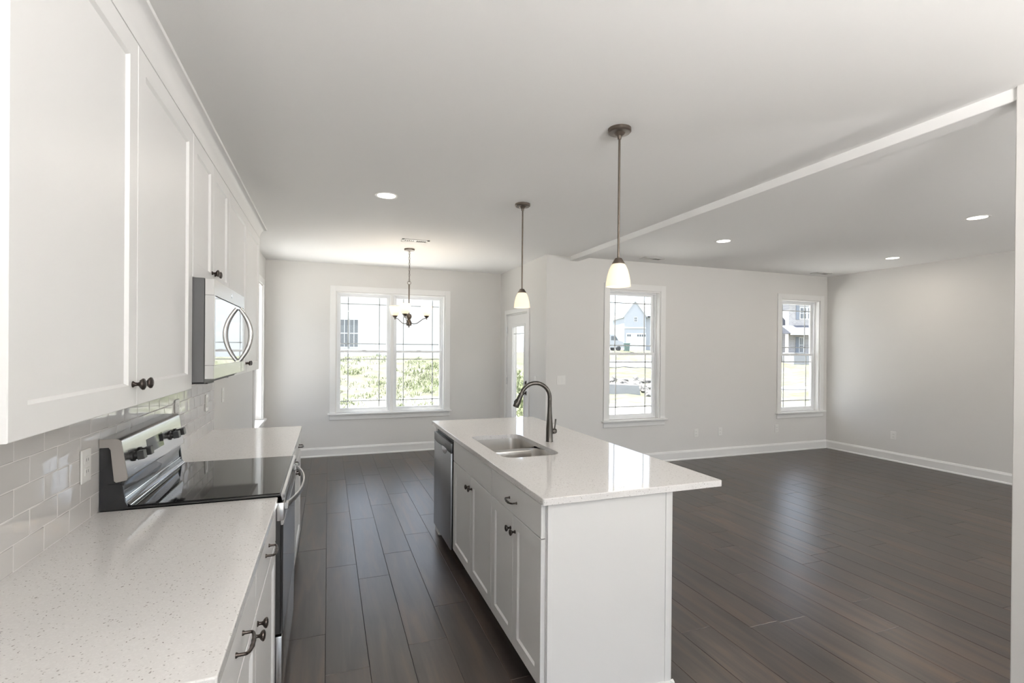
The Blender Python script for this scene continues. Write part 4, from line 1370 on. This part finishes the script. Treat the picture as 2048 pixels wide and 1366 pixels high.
mb = MB(); mb.box(X_(1560), X_(1625), -1.85, -1.7, zt(671), zt(667)); mb.build('porch_fascia', E_['etrim'], h)
mb = MB(); mb.prism([(X_(1597), zt(671)), (X_(1640), zt(671)), (X_(1640), zt(652)), (X_(1620), zt(653))], 'y', -2.0, -1.7); mb.build('porch_gable', E_['etrim'], h)
for p_ in (1609.5, 1638):
    mb = MB(); mb.box(X_(p_), X_(p_ + 3.5), -1.9, -1.74, -0.6, zt(671)); mb.build('porch_post', E_['etrim'], h)
mb = MB(); mb.box(X_(1565), X_(1640), -1.9, 0, -0.8, zt(705)); mb.build('porch_floor', E_['conc'], h)
for z1_, z0_ in ((616, 637),):
    ewin(h, X_(1600), X_(1611), zt(z0_), zt(z1_), shutters=False)
    ewin(h, X_(1615), X_(1624), zt(z0_), zt(z1_), shutters=False)
for a, b, c in ((1591, 611, 639), (1591, 674, 706), (1576.5 + 50, 611, 639)):
    mb = MB(); mb.box(X_(a), X_(a + 6), -0.06, 0, zt(c), zt(b)); mb.build('shutter', E_['shutter'], h)
ewin(h, X_(1599), X_(1605), zt(704), zt(676), shutters=False)

# street, driveway, retaining box, rocks
def strip(name, pts_px, label, cat, mat, th=0.06):
    mb = MB()
    L = [[], []]
    for (pa, da), (pb, db) in pts_px:
        a, b = at(pa, da), at(pb, db)
        L[0].append(a); L[1].append(b)
    n = len(L[0])
    vt = [[mb.bm.verts.new(p + Vector((0, 0, th))) for p in row] for row in L]
    vb = [[mb.bm.verts.new(p - Vector((0, 0, 0.3))) for p in row] for row in L]
    for i in range(n - 1):
        mb.bm.faces.new((vt[0][i], vt[0][i + 1], vt[1][i + 1], vt[1][i]))
        mb.bm.faces.new((vt[0][i], vb[0][i], vb[0][i + 1], vt[0][i + 1])); mb.bm.faces.new((vt[1][i], vb[1][i], vb[1][i + 1], vt[1][i + 1]))
    return tag(mb.build(name, mat), label, cat, None, 'structure')
strip('street', [((p_, 44), (p_, 50)) for p_ in range(1150, 1560, 20)], 'pale asphalt street beyond the yard', 'street', E_['asph'])
strip('footpath', [((p_, 24.5), (p_, 26.5)) for p_ in range(1500, 1800, 20)], 'pale concrete path crossing the side yard', 'path', E_['conc'], 0.04)
cb = ext('concrete_headwall', 1256, 21.5, 'low grey concrete drainage headwall among the rocks', 'headwall', 0.1)
mb = MB(); mb.prism([(-1.0, -0.3), (0.62, -0.3), (0.50, 0.36), (-0.85, 0.42)], 'y', 0, 0.9); mb.build('headwall_block', E_['conc'], cb)
rk = random.Random(5)
rock_m = plain('pale_rock', (0.15, 0.145, 0.14), 0.9, var=0.25, bscale=9)
def rock_mesh(i):
    b = bmesh.new(); bmesh.ops.create_icosphere(b, subdivisions=2, radius=0.2)
    for v_ in b.verts: v_.co *= 1 + rk.uniform(-0.22, 0.22); v_.co.z *= 0.7
    me = bpy.data.meshes.new('rock'); b.to_mesh(me); b.free(); me.materials.append(rock_m); return me
rms = [rock_mesh(i) for i in range(5)]
placed = []
for i in range(420):
    px = rk.uniform(1195, 1312); d_ = rk.uniform(22.9, 30) if px < 1282 else rk.uniform(20.8, 29)
    p = at(px, d_)
    s = rk.uniform(0.6, 1.5)
    if any((p - q).length < 0.235 * (s + t_) + 0.02 for q, t_ in placed): continue
    placed.append((p, s))
    o = bpy.data.objects.new('rock', rms[i % 5]); COL.objects.link(o)
    o.location = p + Vector((0, 0, rk.uniform(0.02, 0.12))); o.rotation_euler = (rk.random(), rk.random(), rk.random() * 6)
    o.scale = (s, s, s)
    tag(o, 'pale rock in the riprap pile beyond the near living room window', 'rock', 'rocks around the concrete headwall')

def leafmat(name, c1, c2):
    m, t, b, o = new_mat(name)
    g = N(t, 'ShaderNodeNewGeometry'); n1 = N(t, 'ShaderNodeTexNoise'); n1.inputs['Scale'].default_value = 3
    t.links.new(g.outputs['Position'], n1.inputs['Vector'])
    cr = N(t, 'ShaderNodeValToRGB'); cr.color_ramp.elements[0].position = 0.35; cr.color_ramp.elements[1].position = 0.65
    cr.color_ramp.elements[0].color = (*c1, 1); cr.color_ramp.elements[1].color = (*c2, 1)
    t.links.new(n1.outputs[0], cr.inputs[0]); t.links.new(cr.outputs[0], b.inputs['Base Color']); b.inputs['Roughness'].default_value = 0.8
    return m
gm = leafmat('weed_leaves', (0.19, 0.22, 0.11), (0.29, 0.31, 0.20))
rg_ = random.Random(21)
bm = bmesh.new()
def blade(bm, p, h_, w_, lean, a):
    d = Vector((math.cos(a), math.sin(a), 0)); q = Vector((-d.y, d.x, 0))
    v0 = bm.verts.new(p - q * w_); v1 = bm.verts.new(p + q * w_); m_ = p + d * lean * 0.35 + Vector((0, 0, h_ * 0.65)); v2 = bm.verts.new(m_ + q * w_ * 0.8); v3 = bm.verts.new(m_ - q * w_ * 0.8)
    v4 = bm.verts.new(p + d * lean + Vector((0, 0, h_)))
    bm.faces.new((v0, v1, v2, v3)); bm.faces.new((v3, v2, v4))
clumps = []
for i in range(75):
    px, d_ = rg_.uniform(640, 930), 15.0 + 8.5 * rg_.random() ** 1.4
    clumps.append((px, d_, rg_.uniform(0.12, 0.5), rg_.uniform(0.15, 0.42)))
for i in range(26):
    px, d_ = rg_.uniform(700, 910), rg_.gauss(19.5, 1.2)
    clumps.append((px, d_, rg_.uniform(0.3, 0.7), rg_.uniform(0.25, 0.5)))
for px, d_, rad, hh in clumps:
    c = at(px, d_)
    for k in range(int(20 + rad * 70)):
        a, r_ = rg_.random() * 2 * PI, rad * math.sqrt(rg_.random())
        p = Vector((c.x + r_ * math.cos(a), c.y + r_ * math.sin(a), 0)); p.z = ground_h(p.x, p.y) - 0.01
        blade(bm, p, 0.8 * hh * rg_.uniform(0.4, 1.0) * (1 - 0.5 * r_ / rad), 0.012, hh * rg_.uniform(0.1, 0.6), rg_.random() * 2 * PI)
me = bpy.data.meshes.new('grass'); bm.to_mesh(me); bm.free(); me.materials.append(gm)
o = bpy.data.objects.new('grass', me); COL.objects.link(o)
tag(o, 'sparse green weeds and grass on the sandy bank', 'grass', None, 'stuff')

lm = leafmat('shrub_leaves', (0.20, 0.235, 0.12), (0.30, 0.33, 0.20))
def shrub(px, d_, rad, hh, label):
    p0 = at(px, d_)
    b = bmesh.new()
    for k in range(900):
        u = Vector((rg_.gauss(0, 1), rg_.gauss(0, 1), rg_.gauss(0, 1))).normalized() * (rg_.random() ** 0.4)
        lump = 1 + 0.22 * math.sin(u.x * 5 + px) * math.cos(u.y * 4)
        p = Vector((u.x * rad * lump, u.y * rad * lump, hh * 0.5 + u.z * hh * 0.5 * lump))
        if p.z < 0.02: p.z = 0.02
        blade(b, p, 0.10, 0.03, 0.07, rg_.random() * 2 * PI)
    r = thing('garden_shrub', (0, 0, 0), label, 'shrub'); r.location = p0
    me = bpy.data.meshes.new('foliage'); b.to_mesh(me); b.free(); me.materials.append(lm)
    f_ = bpy.data.objects.new('foliage', me); COL.objects.link(f_); f_.parent = r
    mb = MB()
    for k in range(4):
        a = k * 1.57
        mb.tube([(0, 0, -0.05), (0.15 * math.cos(a) * rad, 0.15 * math.sin(a) * rad, hh * 0.3), (0.4 * math.cos(a) * rad, 0.4 * math.sin(a) * rad, hh * 0.7)], [0.03, 0.022, 0.01], 6)
    mb.build('stem', rock_m, r)
shrub(1040, 15.0, 0.55, 1.35, 'leafy green shrub seen through the patio door glass')
shrub(1062, 13.0, 0.5, 0.8, 'low green shrub at the lower right of the patio door glass')
